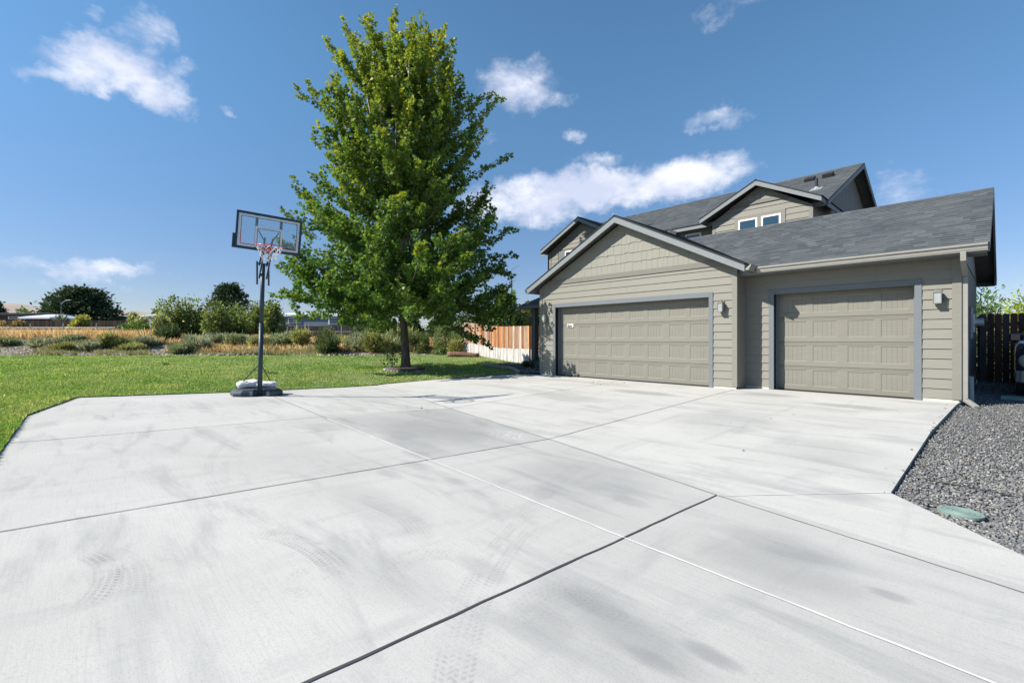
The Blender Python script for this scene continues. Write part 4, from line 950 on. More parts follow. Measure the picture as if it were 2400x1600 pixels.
# ------------------------------------------------------------------ plants
def clump(name_, label, cat, loc, size, nleaf, lsize, pal, shape=OVAL, group=None, stems=7, droop=0, lobes=9, matname='leaf', seed=0, top=0, up=.35, flat=1.0, partname='foliage', shell=.55, spiky=0, stemmat='stem'):
    """a shrub or small crown built of leaves on lobes"""
    g = np.random.default_rng(seed); sx, sy, sz = size; root = thing(name_, label, cat, loc, group)
    rl = random.Random(seed); L = []
    for i in range(lobes):
        a = rl.uniform(0, 6.283); r = math.sqrt(rl.random())*.62; h_ = rl.uniform(.12, .95)*(1-.35*r); k = rl.uniform(.26, .45)*(1.15-.45*h_)
        L.append((math.cos(a)*r*sx, math.sin(a)*r*sy, h_*sz, k*sx, k*sy, k*sz*.8*flat))
    L = np.array(L); wgt = (L[:, 3]*L[:, 4]*L[:, 5])**.67; wgt /= wgt.sum(); idx = g.choice(len(L), nleaf, p=wgt)
    d = rdir(g, nleaf); rr = (shell+(1-shell)*g.random(nleaf))*(1+g.normal(0, .09, nleaf))
    nz = 1+.25*np.sin(d[:, 0]*7+idx)*np.sin(d[:, 1]*6+idx*2)
    P = L[idx, :3]+d*L[idx, 3:6]*(rr*nz)[:, None]
    if spiky:
        k = g.random(nleaf) < .35; t_ = g.random(nleaf)*spiky; P[k] += (d[k]*.5+np.array([0, 0, 1.0]))*t_[k, None]*sz
    P[:, 2] = np.abs(P[:, 2]); D = d+g.normal(0, .35, (nleaf, 3))+np.array([0, 0, .25-droop])
    pal = np.array(pal); c = pal[g.integers(0, len(pal), nleaf)]*g.uniform(.75, 1.25, (nleaf, 1))
    c = c*(1+.25*np.sin(idx*2.3))[:, None]
    leaves(partname, P+np.array(loc), D, lsize, c, shape, matname, root, loc, seed, up=up)
    mm = M()
    for k in range(stems):
        l = L[rl.randrange(len(L))]; mm.tube([(loc[0]+rl.uniform(-.08, .08)*sx, loc[1]+rl.uniform(-.08, .08)*sy, loc[2]-.05), (loc[0]+l[0]*.5, loc[1]+l[1]*.5, loc[2]+l[2]*.6), (loc[0]+l[0], loc[1]+l[1], loc[2]+l[2])], [.02*sz, .014*sz, .005*sz], 5)
    mm.build('stem', stemmat, root); return root
def groundz(u, n):
    if -u*math.sin(TH)+n*math.cos(TH) < 27.4 and (n < 20 or u > -13.5): return base_lawn(u, n)
    return field_z(u, n)-.02
def at(x, Y):
    u, n = px(x, Y); return (u, n, groundz(u, n))
GREEN = [(.07, .14, .035), (.10, .18, .05), (.14, .22, .07)]; SAGE = [(.29, .34, .18), (.37, .40, .22), (.23, .28, .14)]; YG = [(.36, .38, .12), (.26, .31, .10), (.45, .42, .18)]; DK = [(.03, .06, .035), (.05, .085, .045), (.07, .11, .055)]
STRAW = [(.84, .56, .24), (.90, .68, .36), (.74, .46, .18), (.92, .78, .50)]; GREY = [(.34, .38, .24), (.42, .44, .29), (.27, .32, .19)]

def xw(w_, Y): return w_/1078.6*Y/2
# shrub row in the middle distance (x, Y, half px width, top y)
for i, (x, Y, wp, ty, lab) in enumerate([(402, 46, 38, 700, 'tall green thicket shrub at the left end of the row behind the field'), (455, 47, 36, 702, 'tall green shrub, second in the row behind the field'), (512, 45, 40, 706, 'bushy green shrub under the dark pine top'),
                                   (565, 47, 36, 710, 'green shrub between the pine and the hoop pole'), (612, 46, 30, 712, 'green shrub behind the hoop pole'), (640, 44, 26, 704, 'slim dark green shrub just right of the hoop pole')]):
    L = at(x, Y); H_ = pz(ty, Y)-L[2]; W_ = wp/1078.6*Y
    clump('tall_shrub', lab, 'shrub', L, (W_*1.15, W_, H_*.92), 5200, .26, [(.14, .21, .08), (.19, .26, .10), (.11, .17, .07), (.27, .31, .15)], DIAM, 'shrubs in a row behind the field', lobes=15, seed=30+i, spiky=.12, flat=1.1)
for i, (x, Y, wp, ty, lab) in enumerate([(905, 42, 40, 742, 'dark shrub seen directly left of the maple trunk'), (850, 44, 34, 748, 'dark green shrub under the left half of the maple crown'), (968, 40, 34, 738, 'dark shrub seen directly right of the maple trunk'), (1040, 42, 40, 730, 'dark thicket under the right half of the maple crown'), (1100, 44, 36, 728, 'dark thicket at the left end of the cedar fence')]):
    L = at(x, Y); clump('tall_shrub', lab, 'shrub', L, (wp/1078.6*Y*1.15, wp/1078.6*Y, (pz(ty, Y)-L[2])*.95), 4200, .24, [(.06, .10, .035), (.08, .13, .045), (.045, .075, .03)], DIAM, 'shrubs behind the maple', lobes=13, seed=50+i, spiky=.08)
# conifers
def conifer(name_, label, x, Y, ty, wp, seed, n=9000, shape_='round'):
    L = at(x, Y); H_ = pz(ty, Y)-L[2]; W_ = wp/1078.6*Y; root = thing(name_, label, 'tree', L, 'dark conifers beyond the field')
    g = np.random.default_rng(seed); rl = random.Random(seed); P = []; D = []; mm = M(); mm.tube([L, (L[0], L[1], L[2]+H_*.9)], [.035*H_, .008*H_], 7)
    nb = 120
    for k in range(nb):
        s = (k+.5)/nb; z_ = H_*(.08+.88*s); a = k*2.4; r = W_*(math.sin(min(1, (1-s)*1.15+.12)*math.pi*.52)**.8)*rl.uniform(.72, 1.08); up_ = rl.uniform(.0, .25)*r
        b0 = np.array([L[0], L[1], L[2]+z_]); tip = b0+np.array([math.cos(a)*r, math.sin(a)*r, up_])
        m_ = n//nb; tt = g.random(m_)**.6; w_ = .16*W_*(1.1-.5*tt); q = b0[None]*(1-tt[:, None])+tip[None]*tt[:, None]+g.normal(0, 1, (m_, 3))*w_[:, None]*np.array([1, 1, .45])
        P.append(q); D.append((tip-b0)[None]/max(r, .1)+g.normal(0, .5, (m_, 3))+np.array([0, 0, .35]))
    P = np.concatenate(P); D = np.concatenate(D); N = len(P); c = np.array(DK)[g.integers(0, 3, N)]*g.uniform(.8, 1.5, (N, 1))
    leaves('crown', P, D, .055*W_+.25, c, DIAM, 'needle', root, L, seed); mm.build('trunk', 'bark', root)
conifer('conifer_tree', 'large rounded dark conifer behind the board fence on the left', 192, 95, 677, 76, 3, 15000)
conifer('conifer_tree', 'dark pine top rising above the shrub row', 538, 75, 664, 48, 4, 8000)
conifer('conifer_tree', 'dark conifer cut by the left edge of the view', -14, 95, 704, 26, 5, 6000)
# far low greenery
for i, (x, Y, wp, ty, pal, lab, ls) in enumerate([(50, 130, 30, 719, GREEN, 'low green tree behind the dark house', .7), (93, 135, 28, 717, GREEN, 'green tree between the dark house and the large conifer', .7), (140, 62, 26, 741, [(.16, .24, .22), (.2, .28, .26), (.12, .18, .17)], 'blue green juniper by the board fence', .3),
                                               (182, 58, 24, 738, YG, 'light green bush in front of the large conifer', .3), (322, 90, 24, 730, GREY, 'grey green tree near the pale building', .5), (362, 95, 22, 726, GREEN, 'small dark green tree left of the shrub row', .5), (22, 56, 26, 748, [(.28, .2, .12), (.2, .15, .1), (.34, .27, .17)], 'dry brown bush in front of the board fence at left', .3),
                                               (305, 50, 30, 757, GREEN, 'low green bramble left of the pale building', .22), (345, 50, 28, 755, GREEN, 'low green bramble beside the shrub row', .22), (378, 40, 20, 735, SAGE, 'grey green bush at the left foot of the shrub row', .2),
                                               (1180, 33, 30, 676, GREEN, 'green tree behind the cedar fence', .25), (1232, 34, 28, 704, YG, 'yellow green tree behind the cedar fence next to the porch', .25), (1262, 38, 26, 700, GREEN, 'green tree seen through the porch', .25), (1135, 36, 30, 715, GREEN, 'dark green tree behind the cedar fence under the maple', .25), (1200, 31, 24, 722, DK, 'very dark green tree over the top of the cedar fence', .22)]):
    L = at(x, Y); H_ = pz(ty, Y)-L[2]; W_ = wp/1078.6*Y
    clump('bush' if Y < 100 and x < 1000 else 'broadleaf_tree', lab, 'bush' if Y < 100 and x < 1000 else 'tree', L, (W_*1.2, W_, H_*.95), 3600 if x < 1000 else 6500, ls, pal, DIAM, 'trees and bushes beyond the field' if x < 1000 else 'trees behind the cedar fence', lobes=12, seed=60+i)
mm = M(); L = at(1199, 36); mm.tube([L, (L[0], L[1], pz(640, 36))], [.12, .03], 8)
for k in range(9): zz_ = L[2]+2+k*.5; mm.tube([(L[0], L[1], zz_), (L[0]+.7*math.cos(k*2.4), L[1]+.7*math.sin(k*2.4), zz_+.25)], [.02, .006], 4)
sp_t = thing('bare_spire_tree', 'thin dark spire of a nearly bare tree behind the cedar fence', 'tree', L); mm.build('trunk', 'bark', sp_t)
gq = np.random.default_rng(4); N = 900; P = np.stack([gq.normal(0, .45, N), gq.normal(0, .45, N), gq.uniform(1.2, 4.2, N)], 1)*1.0; P[:, :2] *= (1.5-P[:, 2:3]*.3); leaves('crown', P+np.array(L), rdir(gq, N), .16, np.tile([[.07, .12, .06]], (N, 1)), DIAM, 'leaf', sp_t, L, 4)

# weeds of the field
WEEDS = [(395, 33, 26, 758, [(.08, .12, .045), (.11, .15, .06)], 'dark green rounded weed on top of the dirt mound'), (455, 30, 34, 785, GREY, 'grey green feathery weed below the dirt mound'), (500, 32, 32, 780, GREY, 'grey green weed clump left of the hoop pole'),
         (248, 30, 16, 783, YG, 'yellow green upright weed at the foot of the gravel mound'), (282, 30.5, 20, 795, YG, 'yellowish weed beside the gravel mound'), (345, 31, 34, 795, GREY, 'broad grey green weed patch on the mound slope'), (130, 30.5, 42, 800, GREY, 'sparse grey weed on the gravel mound at left'), (175, 31, 22, 790, SAGE, 'tall thin grey weed on the gravel mound'), (90, 30.5, 20, 805, SAGE, 'small sage weed low on the gravel mound at left'),
         (655, 31, 34, 778, SAGE, 'sage green weed right of the hoop pole'), (705, 30.5, 26, 772, YG, 'pale yellow green weed left of the big round weed'), (768, 28.5, 42, 768, [(.12, .16, .06), (.16, .20, .08), (.09, .12, .05)], 'big round green weed at the edge of the lawn'), (838, 30, 30, 780, GREY, 'grey green weed right of the big round weed'),
         (880, 29, 36, 772, YG, 'pale straw green weed left of the maple trunk'), (925, 30, 30, 778, SAGE, 'sage weed directly behind the maple trunk'), (560, 32, 34, 785, SAGE, 'sage weed left of the hoop pole in the dry grass'), (610, 31, 26, 790, YG, 'yellow green weed behind the hoop pole'),
         (985, 29, 36, 757, [(.10, .14, .06), (.13, .17, .075), (.08, .11, .045)], 'dense green bush right of the maple trunk'), (1040, 28, 40, 756, [(.17, .23, .11), (.22, .28, .14), (.12, .17, .08)], 'light leafy shrub at the left end of the cedar fence'), (1066, 26, 14, 797, YG, 'small yellow green shrub against the fence end'), (1072, 29, 24, 754, [(.14, .2, .1), (.19, .25, .13)], 'pale leafy shrub touching the fence end'), (20, 31, 22, 806, SAGE, 'low grey weed at the left edge of the view'),
         (215, 29.5, 22, 808, GREY, 'low grey green weed patch just left of the yellow green upright weed'), (310, 29.2, 26, 808, YG, 'low yellow green weed patch at the lawn edge below the broad grey weed'), (420, 28.8, 26, 806, SAGE, 'low sage weed patch at the lawn edge left of the feathery weed'), (690, 32, 46, 788, GREY, 'wide grey green weed stand behind the pale yellow green weed'), (800, 33, 50, 784, YG, 'wide straw green weed stand behind the big round weed'), (865, 33, 46, 766, GREEN, 'mid green weed stand left of the maple trunk'), (945, 33, 46, 764, YG, 'straw green weed stand right behind the maple trunk'), (590, 34, 40, 790, GREY, 'grey green weed stand behind the hoop pole'), (155, 29.2, 24, 812, YG, 'low yellowish weed patch on the lawn side of the gravel mound')]
for i, (x, Y, wp, ty, pal, lab) in enumerate(WEEDS):
    L = at(x, Y); H_ = max(.35, pz(ty, Y)-L[2]); W_ = wp/1078.6*Y
    leafy = 'leafy' in lab or 'dense' in lab
    clump('leafy_shrub' if leafy else 'weed', lab, 'shrub' if leafy else 'weed', L, (W_*(1.1 if leafy else 1.25), W_, H_*(.9 if leafy else .72)), 5200 if leafy else 5600, .10 if leafy else .26, pal, OVAL if leafy else NEED*np.array([1.1, 1]), 'weeds and shrubs between the lawn and the field', lobes=10, seed=100+i, up=.1, shell=.2 if leafy else .05, droop=0 if leafy else -.9, spiky=.3 if not leafy else .1, matname='leaf' if leafy else 'dry', stems=9)

# dry grass, one mass
g = np.random.default_rng(77); P = []; 
N = 330000; xx = g.uniform(-120, 1130, N); Yd = g.uniform(29, 56, N)
u = (xx-1200)/1078.6*Yd*math.cos(TH)-Yd*math.sin(TH); n = (xx-1200)/1078.6*Yd*math.sin(TH)+Yd*math.cos(TH)
nz_ = np.array([mnoise.noise(Vector((a*.18, b_*.18, 2))) for a, b_ in zip(u, n)])
left = xx < 330; band = np.where(left, (Yd > 35), (Yd > 29.2))
front = (xx > 520) & (Yd < 32)
keep = (Yd > 27.8) & band & ((nz_ > -.12) | front | (left & (Yd > 36))) & (g.random(N) < np.where(Yd > 44, .55, 1.0))
u, n, Yd, xx = u[keep], n[keep], Yd[keep], xx[keep]; N = len(u); z = np.array([groundz(a, b_) for a, b_ in zip(u, n)])
hh = np.where(xx < 380, .85, .62)*g.uniform(.5, 1.3, N); hh = np.where(Yd < 33, hh*.7, hh)
c = np.array(STRAW)[g.integers(0, 4, N)]*g.uniform(.7, 1.25, (N, 1)); gk = g.random(N) < np.where(xx < 330, .06, .28); c[gk] = np.array([.20, .21, .11])
tag(blades('dry_grass', np.stack([u, n, z-.03], 1), hh, (.018+.0009*Yd), c, 'dry', .55, seed=8), 'tall golden dry grass growing across the field behind the lawn', 'dry grass', kind='stuff')
g = np.random.default_rng(78); N = 150000; xx = g.uniform(-120, 1100, N); Yd = g.uniform(27.4, 36, N)
u = (xx-1200)/1078.6*Yd*math.cos(TH)-Yd*math.sin(TH); n = (xx-1200)/1078.6*Yd*math.sin(TH)+Yd*math.cos(TH)
nz_ = np.array([mnoise.noise(Vector((a*.35, b_*.35, 9))) for a, b_ in zip(u, n)])
keep = (nz_ > np.where((xx < 220) | ((xx > 350) & (xx < 450)), .30, np.where(xx < 450, .05, -.25))) | (g.random(N) < .035); u, n, Yd, xx, nz_ = u[keep], n[keep], Yd[keep], xx[keep], nz_[keep]; N = len(u)
z = np.array([groundz(a, b_) for a, b_ in zip(u, n)]); hh = (.12+.40*np.clip(nz_+.1, 0, .6))*g.uniform(.5, 1.5, N)
pal = np.array([(.30, .34, .20), (.36, .38, .18), (.22, .28, .12), (.48, .42, .22), (.62, .50, .28)]); c = pal[g.integers(0, 5, N)]*g.uniform(.7, 1.2, (N, 1))
tag(blades('wild_grass', np.stack([u, n, z-.03], 1), hh, .018+.0008*Yd, c, 'dry', .7, seed=9), 'mixed grey green and straw wild grass between the lawn and the dry field', 'wild grass', kind='stuff')
# scattered rock and clods on the mound
pts = []
for _ in range(5200):
    xq = rnd.uniform(-100, 450); Yq = rnd.uniform(27.7, 37); u_, n_ = px(xq, Yq)
    pts.append((u_, n_, groundz(u_, n_)+.01))
tag(stones('rubble', 0, pts, .03, .10, [(.36, .31, .26), (.28, .24, .20), (.45, .40, .35), (.18, .15, .13)], .6, seed=12), 'grey brown rubble lying over the dirt mound', 'rubble', kind='stuff')
pts = []
for k in range(260):
    s = rnd.random(); u_, n_ = px(1060*s, 27.5+.5*math.sin(1060*s*.021)+rnd.gauss(0, .25)); pts.append((u_, n_, groundz(u_, n_)+.03))
tag(stones('edge_rocks', 0, pts, .05, .12, [(.42, .38, .34), (.5, .46, .42), (.3, .27, .24)], .6, seed=13), 'pale stones scattered along the far edge of the lawn', 'rocks', kind='stuff')

# ------------------------------------------------------------------ basketball hoop
plain('hoop_blue', (.022, .04, .055), .45, .4); plain('hoop_base', (.05, .065, .08), .55, .35, var=.3, sc=14); plain('hoop_line', (.62, .64, .66), .5); plain('hoop_red', (.50, .03, .03), .45); plain('net', (.75, .74, .74), .9); plain('rim_red', (.55, .05, .03), .4)
m, t, b = mat('acrylic', .05, .5); out = t.n['Material Output']; trn = t.node('ShaderNodeBsdfTransparent'); trn.inputs[0].default_value = (.88, .93, .95, 1); mx = t.node('ShaderNodeMixShader'); mx.inputs[0].default_value = .16
b.inputs['Base Color'].default_value = (.5, .6, .65, 1); t.l.new(trn.outputs[0], mx.inputs[1]); t.l.new(b.outputs[0], mx.inputs[2]); t.l.new(mx.outputs[0], out.inputs['Surface'])
bu, bn = XY(-5.53, 10.08); bz = drive(bu, bn)
hoop = thing('basketball_hoop', 'portable basketball hoop with clear backboard and dark pole on the edge of the driveway', 'basketball hoop', (bu, bn, bz))
Wc = lambda X, Y, z: Vector((*XY(X, Y), z))
bw = (Wc(-4.43, 9.67, 0)-Wc(-5.45, 9.07, 0)).normalized(); bnrm = Vector((bw.y, -bw.x, 0));  # toward the camera side
if bnrm.dot(Vector((0, 0, 0))-Wc(-5, 9.4, 0)) < 0: bnrm = -bnrm
bc = Wc(-4.94, 9.37, 3.285); bx = (bw+Vector((0, 0, -.063))).normalized(); by = bnrm.cross(bx).normalized()
if by.z < 0: by = -by
hw, hh_ = .592, .375
def B(x, y, d=0): return bc+bx*x+by*y+bnrm*d
def brect(mm, x0, x1, y0, y1, d0, d1, mi=0): mm.obox(B((x0+x1)/2, (y0+y1)/2, (d0+d1)/2), bx*(x1-x0)/2, by*(y1-y0)/2, bnrm*(d1-d0)/2, mi)
mm = M()
for a in ((-hw, hw, hh_-.045, hh_), (-hw, hw, -hh_, -hh_+.05), (-hw, -hw+.042, -hh_+.05, hh_-.045), (hw-.042, hw, -hh_+.05, hh_-.045)): brect(mm, *a, -.02, .025)
brect(mm, -hw-.045, -hw, -hh_, -.09, -.02, .02)
bb = mm.build('backboard', 'hoop_blue', hoop, bevel=.006)
mm = M(); brect(mm, -hw+.042, hw-.042, -hh_+.05, hh_-.045, -.004, .004); mm.build('clear_panel', 'acrylic', bb)
mm = M(); e = .036; X0, X1, Y0, Y1 = -hw+.05, hw-.05, -hh_+.06, hh_-.055
for a in ((X0, X1, Y1-e, Y1), (X0, X1, Y0, Y0+e), (X0, X0+e, Y0+e, Y1-e), (X1-e, X1, Y0+e, Y1-e)): brect(mm, *a, .005, .007)
for a in ((-.255, .235, .075, .115), (-.255, -.22, -.28, .075), (.20, .235, -.28, .075)): brect(mm, *a, .005, .007)
mm.build('white_border', 'hoop_line', bb)
for pair in (((X0+e, X0+e+.014, Y0+e+.014, -.02), (X0+e, -.26, Y0+e, Y0+e+.014)), ((.24, X1-e, Y0+e, Y0+e+.014), (X1-e-.014, X1-e, Y0+e+.014, -.02))):
    mm = M()
    for a in pair: brect(mm, *a, .005, .007)
    mm.build('red_trim', 'hoop_red', bb)
mm = M()
for a in ((X0+e, X1-e, Y1-e-.01, Y1-e), (X0+e, X0+e+.01, -.02, Y1-e-.01), (X1-e-.01, X1-e, -.02, Y1-e-.01), (-.215, .195, .064, .074), (-.216, -.208, -.26, .064), (.188, .196, -.26, .064), (.30, .40, -.262, -.250)): brect(mm, *a, .005, .007)
mm.build('dark_trim', 'hoop_blue', bb)
mm = M(); brect(mm, -.26, -.21, .115, hh_-.045, -.03, -.005); brect(mm, .18, .23, .115, hh_-.045, -.03, -.005); brect(mm, -.26, -.22, -hh_+.04, .115, -.034, -.03); brect(mm, .20, .23, -hh_+.04, .115, -.034, -.03)
mm.bar(B(-.2, .05, -.03), B(-.06, -.19, -.05), .018); mm.bar(B(.17, .05, -.03), B(.04, -.19, -.05), .018); mm.build('back_support', 'hoop_blue', bb)
ptop = Wc(-5.42, 10.02, 2.78)
pbase = Vector((bu, bn, bz+.02))
mm = M(); pmid = pbase.lerp(ptop, .55); mm.tube([pbase, pmid], .048, 16); mm.tube([pmid-(pmid-pbase).normalized()*.02, ptop], .043, 16); mm.ring(pmid, bx, bnrm, .046, .006, 18, 6); mm.build('pole', 'hoop_blue', hoop, smooth=True)
mm = M()
for sx in (-.07, .07):
    for (dz0, yy) in ((-.02, -.10), (-.30, -.34)): mm.bar(ptop+bx*sx+Vector((0, 0, dz0))-bnrm*.12, B(sx, yy, -.03), .028, .035)
    mm.bar(ptop+bx*sx*1.6-bnrm*.14+Vector((0, 0, .06)), ptop+bx*sx*1.6-bnrm*.10+Vector((0, 0, -.45)), .03, .035)
mm.tube([ptop-bx*.10-bnrm*.02, ptop+bx*.10-bnrm*.02], .016, 8); mm.build('lift_arm', 'hoop_blue', hoop)
rc = B(0, -.33, .15+.2286); rz = Vector((0, 0, 1)); mm = M(); mm.ring(rc, bw, bnrm, .2286, .010, 36, 8)
mm.obox(B(0, -.34, .03), bx*.07, by*.07, bnrm*.03); mm.bar(B(-.05, -.33, .06), rc-bnrm*.2286-bw*.05, .016, .03); mm.bar(B(.05, -.33, .06), rc-bnrm*.2286+bw*.05, .016, .03)
mm.build('rim', 'rim_red', hoop, smooth=False)
mm = M(); NN = 12
def npt(a, k): # net nodes
    r = [.222, .20, .165, .135, .115, .12][k]; z_ = [-.012, -.09, -.16, -.21, -.25, -.28][k]; a2 = a+(.5 if k % 2 else 0)
    th = 2*math.pi*a2/NN; return rc+bw*(math.cos(th)*r+.012*math.sin(k*2+a))+bnrm*math.sin(th)*r+rz*(z_+.012*math.sin(a*2.1+k))
for a in range(NN):
    for k in range(5):
        p = npt(a, k)
        for nb in ((a, a-1) if k % 2 == 0 else (a, a+1)): mm.tube([p, npt(nb, k+1)], (.006 if k < 1 else .0038), 4, cap=False)
mm.build('net', 'net', hoop)
# base tank lying behind the pole, its wheeled front edge facing the camera
ab = -bnrm
def Q(x, y, z): return pbase+bw*x+ab*y+Vector((0, 0, z-.02))
b_ = bmesh.new()
mm = M()
def tank(mm, outline, z0, z1, ins=.05):
    n = len(outline); c = (sum(p[0] for p in outline)/n, sum(p[1] for p in outline)/n)
    lv = [(0, .97, z0), (0, 1.0, z0+.03), (0, 1.0, z0+(z1-z0)*.55), (0, .88, z1-.012), (0, .80, z1)]
    vs = []
    for _, k, z in lv: vs += [Q(c[0]+(p[0]-c[0])*k, c[1]+(p[1]-c[1])*k, z) for p in outline]
    fs = [(i*n+j, i*n+(j+1) % n, (i+1)*n+(j+1) % n, (i+1)*n+j) for i in range(4) for j in range(n)]+[tuple(range(n))[::-1], tuple(range(4*n, 5*n))]
    mm.add(vs, fs)
tank(mm, [(-.50, -.02), (-.36, -.10), (-.12, -.10), (-.10, .0), (.10, .0), (.12, -.10), (.34, -.10), (.46, .0), (.42, .35), (.26, .78), (.08, .95), (-.10, .95), (-.38, .86), (-.56, .40)], .0, .155)
mm.build('base_tank', 'hoop_base', hoop, bevel=.008)
mm = M()
for sx in (-.165, .165): mm.tube([Q(sx-.03, -.05, .055), Q(sx+.03, -.05, .055)], .055, 16); mm.tube([Q(sx-.032, -.05, .055), Q(sx+.032, -.05, .055)], .02, 10)
for i, sx in enumerate((-.165, .165)):
    mw = M(); mw.tube([Q(sx-.028, -.06, .058), Q(sx+.028, -.06, .058)], .056, 18); mw.tube([Q(sx-.031, -.06, .058), Q(sx+.031, -.06, .058)], .022, 10); mw.build('wheel', 'grey_box', hoop)
tie = pbase+(ptop-pbase)*.245
for (x, y, z) in ((-.44, .5, .15), (.30, .62, .15)):
    mm = M(); mm.tube([tie, Q(x, y, z)], .011, 7); mm.build('strut', 'black', hoop)
# sand bags lying on the tank
plain('sack', (.62, .61, .60), .8, .15, var=.12, sc=18, bmp=.5)
def sack(name_, label, c, ax, ay, L, W_, H_, seed):
    me = bmesh.new(); bmesh.ops.create_icosphere(me, subdivisions=4, radius=1)
    for v in me.verts:
        x, y, z = v.co; f = lambda q, p: math.copysign(abs(q)**p, q)
        x, y, z = f(x, .62), f(y, .62), f(z, .8); pinch = 1-.35*abs(x)**6
        nzv = mnoise.noise(Vector((x*1.7+seed, y*2.3, z*2)))*.22+abs(mnoise.noise(Vector((x*3.5+seed, y*4, z*3))))*-.22
        v.co = Vector((x*L*(1+nzv*.3), y*W_*pinch*(1+nzv*.4), z*H_*pinch*(1+nzv*1.6)))
    mm = M(); mm.add([Vector(c)+Vector(ax)*v.co.x+Vector(ay)*v.co.y+Vector((0, 0, 1))*v.co.z for v in me.verts], [tuple(q.index for q in f.verts) for f in me.faces]); me.free()
    o = mm.build(name_, 'sack', smooth=True); tag(o, label, 'sandbag', 'white sandbags weighing down the hoop base')
sack('sandbag', 'white sandbag on the left half of the hoop base, crumpled and higher', Q(-.18, .46, .235), bw, ab, .27, .20, .095, 1)
sack('sandbag', 'smooth white sandbag on the right half of the hoop base, partly behind the pole', Q(.15, .38, .215), bw, ab, .25, .19, .07, 5)

# ------------------------------------------------------------------ cedar fence behind the lawn
m, t, b = mat('cedar', .85, .1); p = t.pos(); at_ = t.node('ShaderNodeAttribute', attribute_name='col').outputs['Color']
f = t.noise(t.scale(p, (9, 9, .8)), 2.5, 5, .65, .4); t.put(b.inputs['Base Color'], t.mix(1.0, at_, t.mix(t.lin(f, .3, .7), (.6, .55, .5), (1.25, 1.25, 1.25)), 'MULTIPLY')); bump(t, b, f, .5, .01)
def board_fence(name_, label, a, b2, zb, ht, pal, low=None, gap=.006, seed=0, top='flat', back_rail=True, wd=.14, n_=(0, 0)):
    rl = random.Random(seed); root = thing(name_, label, 'fence', (a[0], a[1], zb(0)))
    L = math.dist(a, b2); N = int(L/(wd+gap)); d = Vector((b2[0]-a[0], b2[1]-a[1], 0)).normalized(); nv = Vector((-d.y, d.x, 0)); V = []; F = []; C = []
    if nv.dot(Vector((0, 0, 0))-Vector((a[0], a[1], 0))) < 0: nv = -nv
    def bx_(p0, w0, th, z0, z1, c, ear=False, off=0):
        o = len(V); q = Vector((p0.x, p0.y, 0))+nv*off; e = .03 if ear else 0
        prof_ = [(-w0/2, z0), (w0/2, z0), (w0/2, z1-e), (w0/2-e, z1), (-w0/2+e, z1), (-w0/2, z1-e)]
        for s_ in (0, th):
            for x, z in prof_: V.append(tuple(q+d*x+nv*s_+Vector((0, 0, z))))
        F.append([o+5, o+4, o+3, o+2, o+1, o]); F.append([o+6+i for i in range(6)])
        for i in range(6): j = (i+1) % 6; F.append([o+i, o+j, o+6+j, o+6+i])
        C.extend([c]*12)
    for i in range(N):
        s = (i+.5)/N; p0 = Vector((a[0], a[1], 0)).lerp(Vector((b2[0], b2[1], 0)), s); c = rl.choice(pal); k = rl.uniform(.8, 1.2); c = tuple(v*k for v in c)
        z0 = zb(s); z1 = z0+ht(s)+rl.uniform(-.015, .015); w0 = wd*rl.uniform(.94, 1.0)
        if low:
            zm = z0+low(s)+rl.uniform(-.02, .02); kk = rl.uniform(.62, 1.12); bx_(p0, w0, .018, z0-.1, zm, tuple(v*kk for v in (.62, .60, .58))); bx_(p0, w0, .018, zm+.0015, z1, c, top == 'ear')
        else: bx_(p0, w0, .018, z0-.05, z1, c, top == 'ear', off=rl.uniform(0, .006))
    me = bpy.data.meshes.new('board_panel'); me.from_pydata([tuple(Vector(v)-root.location) for v in V], [], F); ca = me.color_attributes.new('col', 'FLOAT_COLOR', 'POINT'); ca.data.foreach_set('color', np.array([(*c, 1) for c in C], np.float32).ravel())
    me.materials.append(MATS['cedar']); o = bpy.data.objects.new('board_panel', me); COL.objects.link(o); o.parent = root
    if back_rail:
        for fr in (.2, .85):
            mm = M()
            for i in range(8): s0, s1 = i/8, (i+1)/8; P0 = Vector((a[0], a[1], 0)).lerp(Vector((b2[0], b2[1], 0)), s0)-nv*.04; P1 = Vector((a[0], a[1], 0)).lerp(Vector((b2[0], b2[1], 0)), s1)-nv*.04; P0.z = zb(s0)+ht(s0)*fr; P1.z = zb(s1)+ht(s1)*fr; mm.bar(P0, P1, .04, .09)
            mm.build('rail', 'fence_wood', root)
        k = int(L/2.4)
        for i in range(k+1):
            s0 = i/k; P0 = Vector((a[0], a[1], 0)).lerp(Vector((b2[0], b2[1], 0)), s0)-nv*.11; mp = M(); mp.box(P0.x-.045, P0.x+.045, P0.y-.045, P0.y+.045, zb(s0)-.3, zb(s0)+ht(s0)-.05); mp.build('post', 'fence_wood', root)
    return root
plain('fence_wood', (.16, .10, .07), .9, .1, var=.3)
fa, fb = (-22.75, 17.0), (-12.6, 14.75)
zfb = lambda s: .34*(1-sst(s, -.1, .55))+.05
board_fence('cedar_fence', 'orange cedar board fence with a whitewashed lower part behind the lawn', fa, fb, zfb, lambda s: 1.82-.02*s-(.34*(1-sst(s, -.1, .55))-.34)*.0-.10*s, [(.42, .18, .08), (.50, .26, .13), (.34, .15, .075), (.44, .31, .21), (.24, .12, .075), (.52, .32, .17), (.34, .24, .18), (.50, .43, .36)], wd=.11, low=lambda s: .22+.42*sst(s, 0, .12)+.0*s, seed=3)
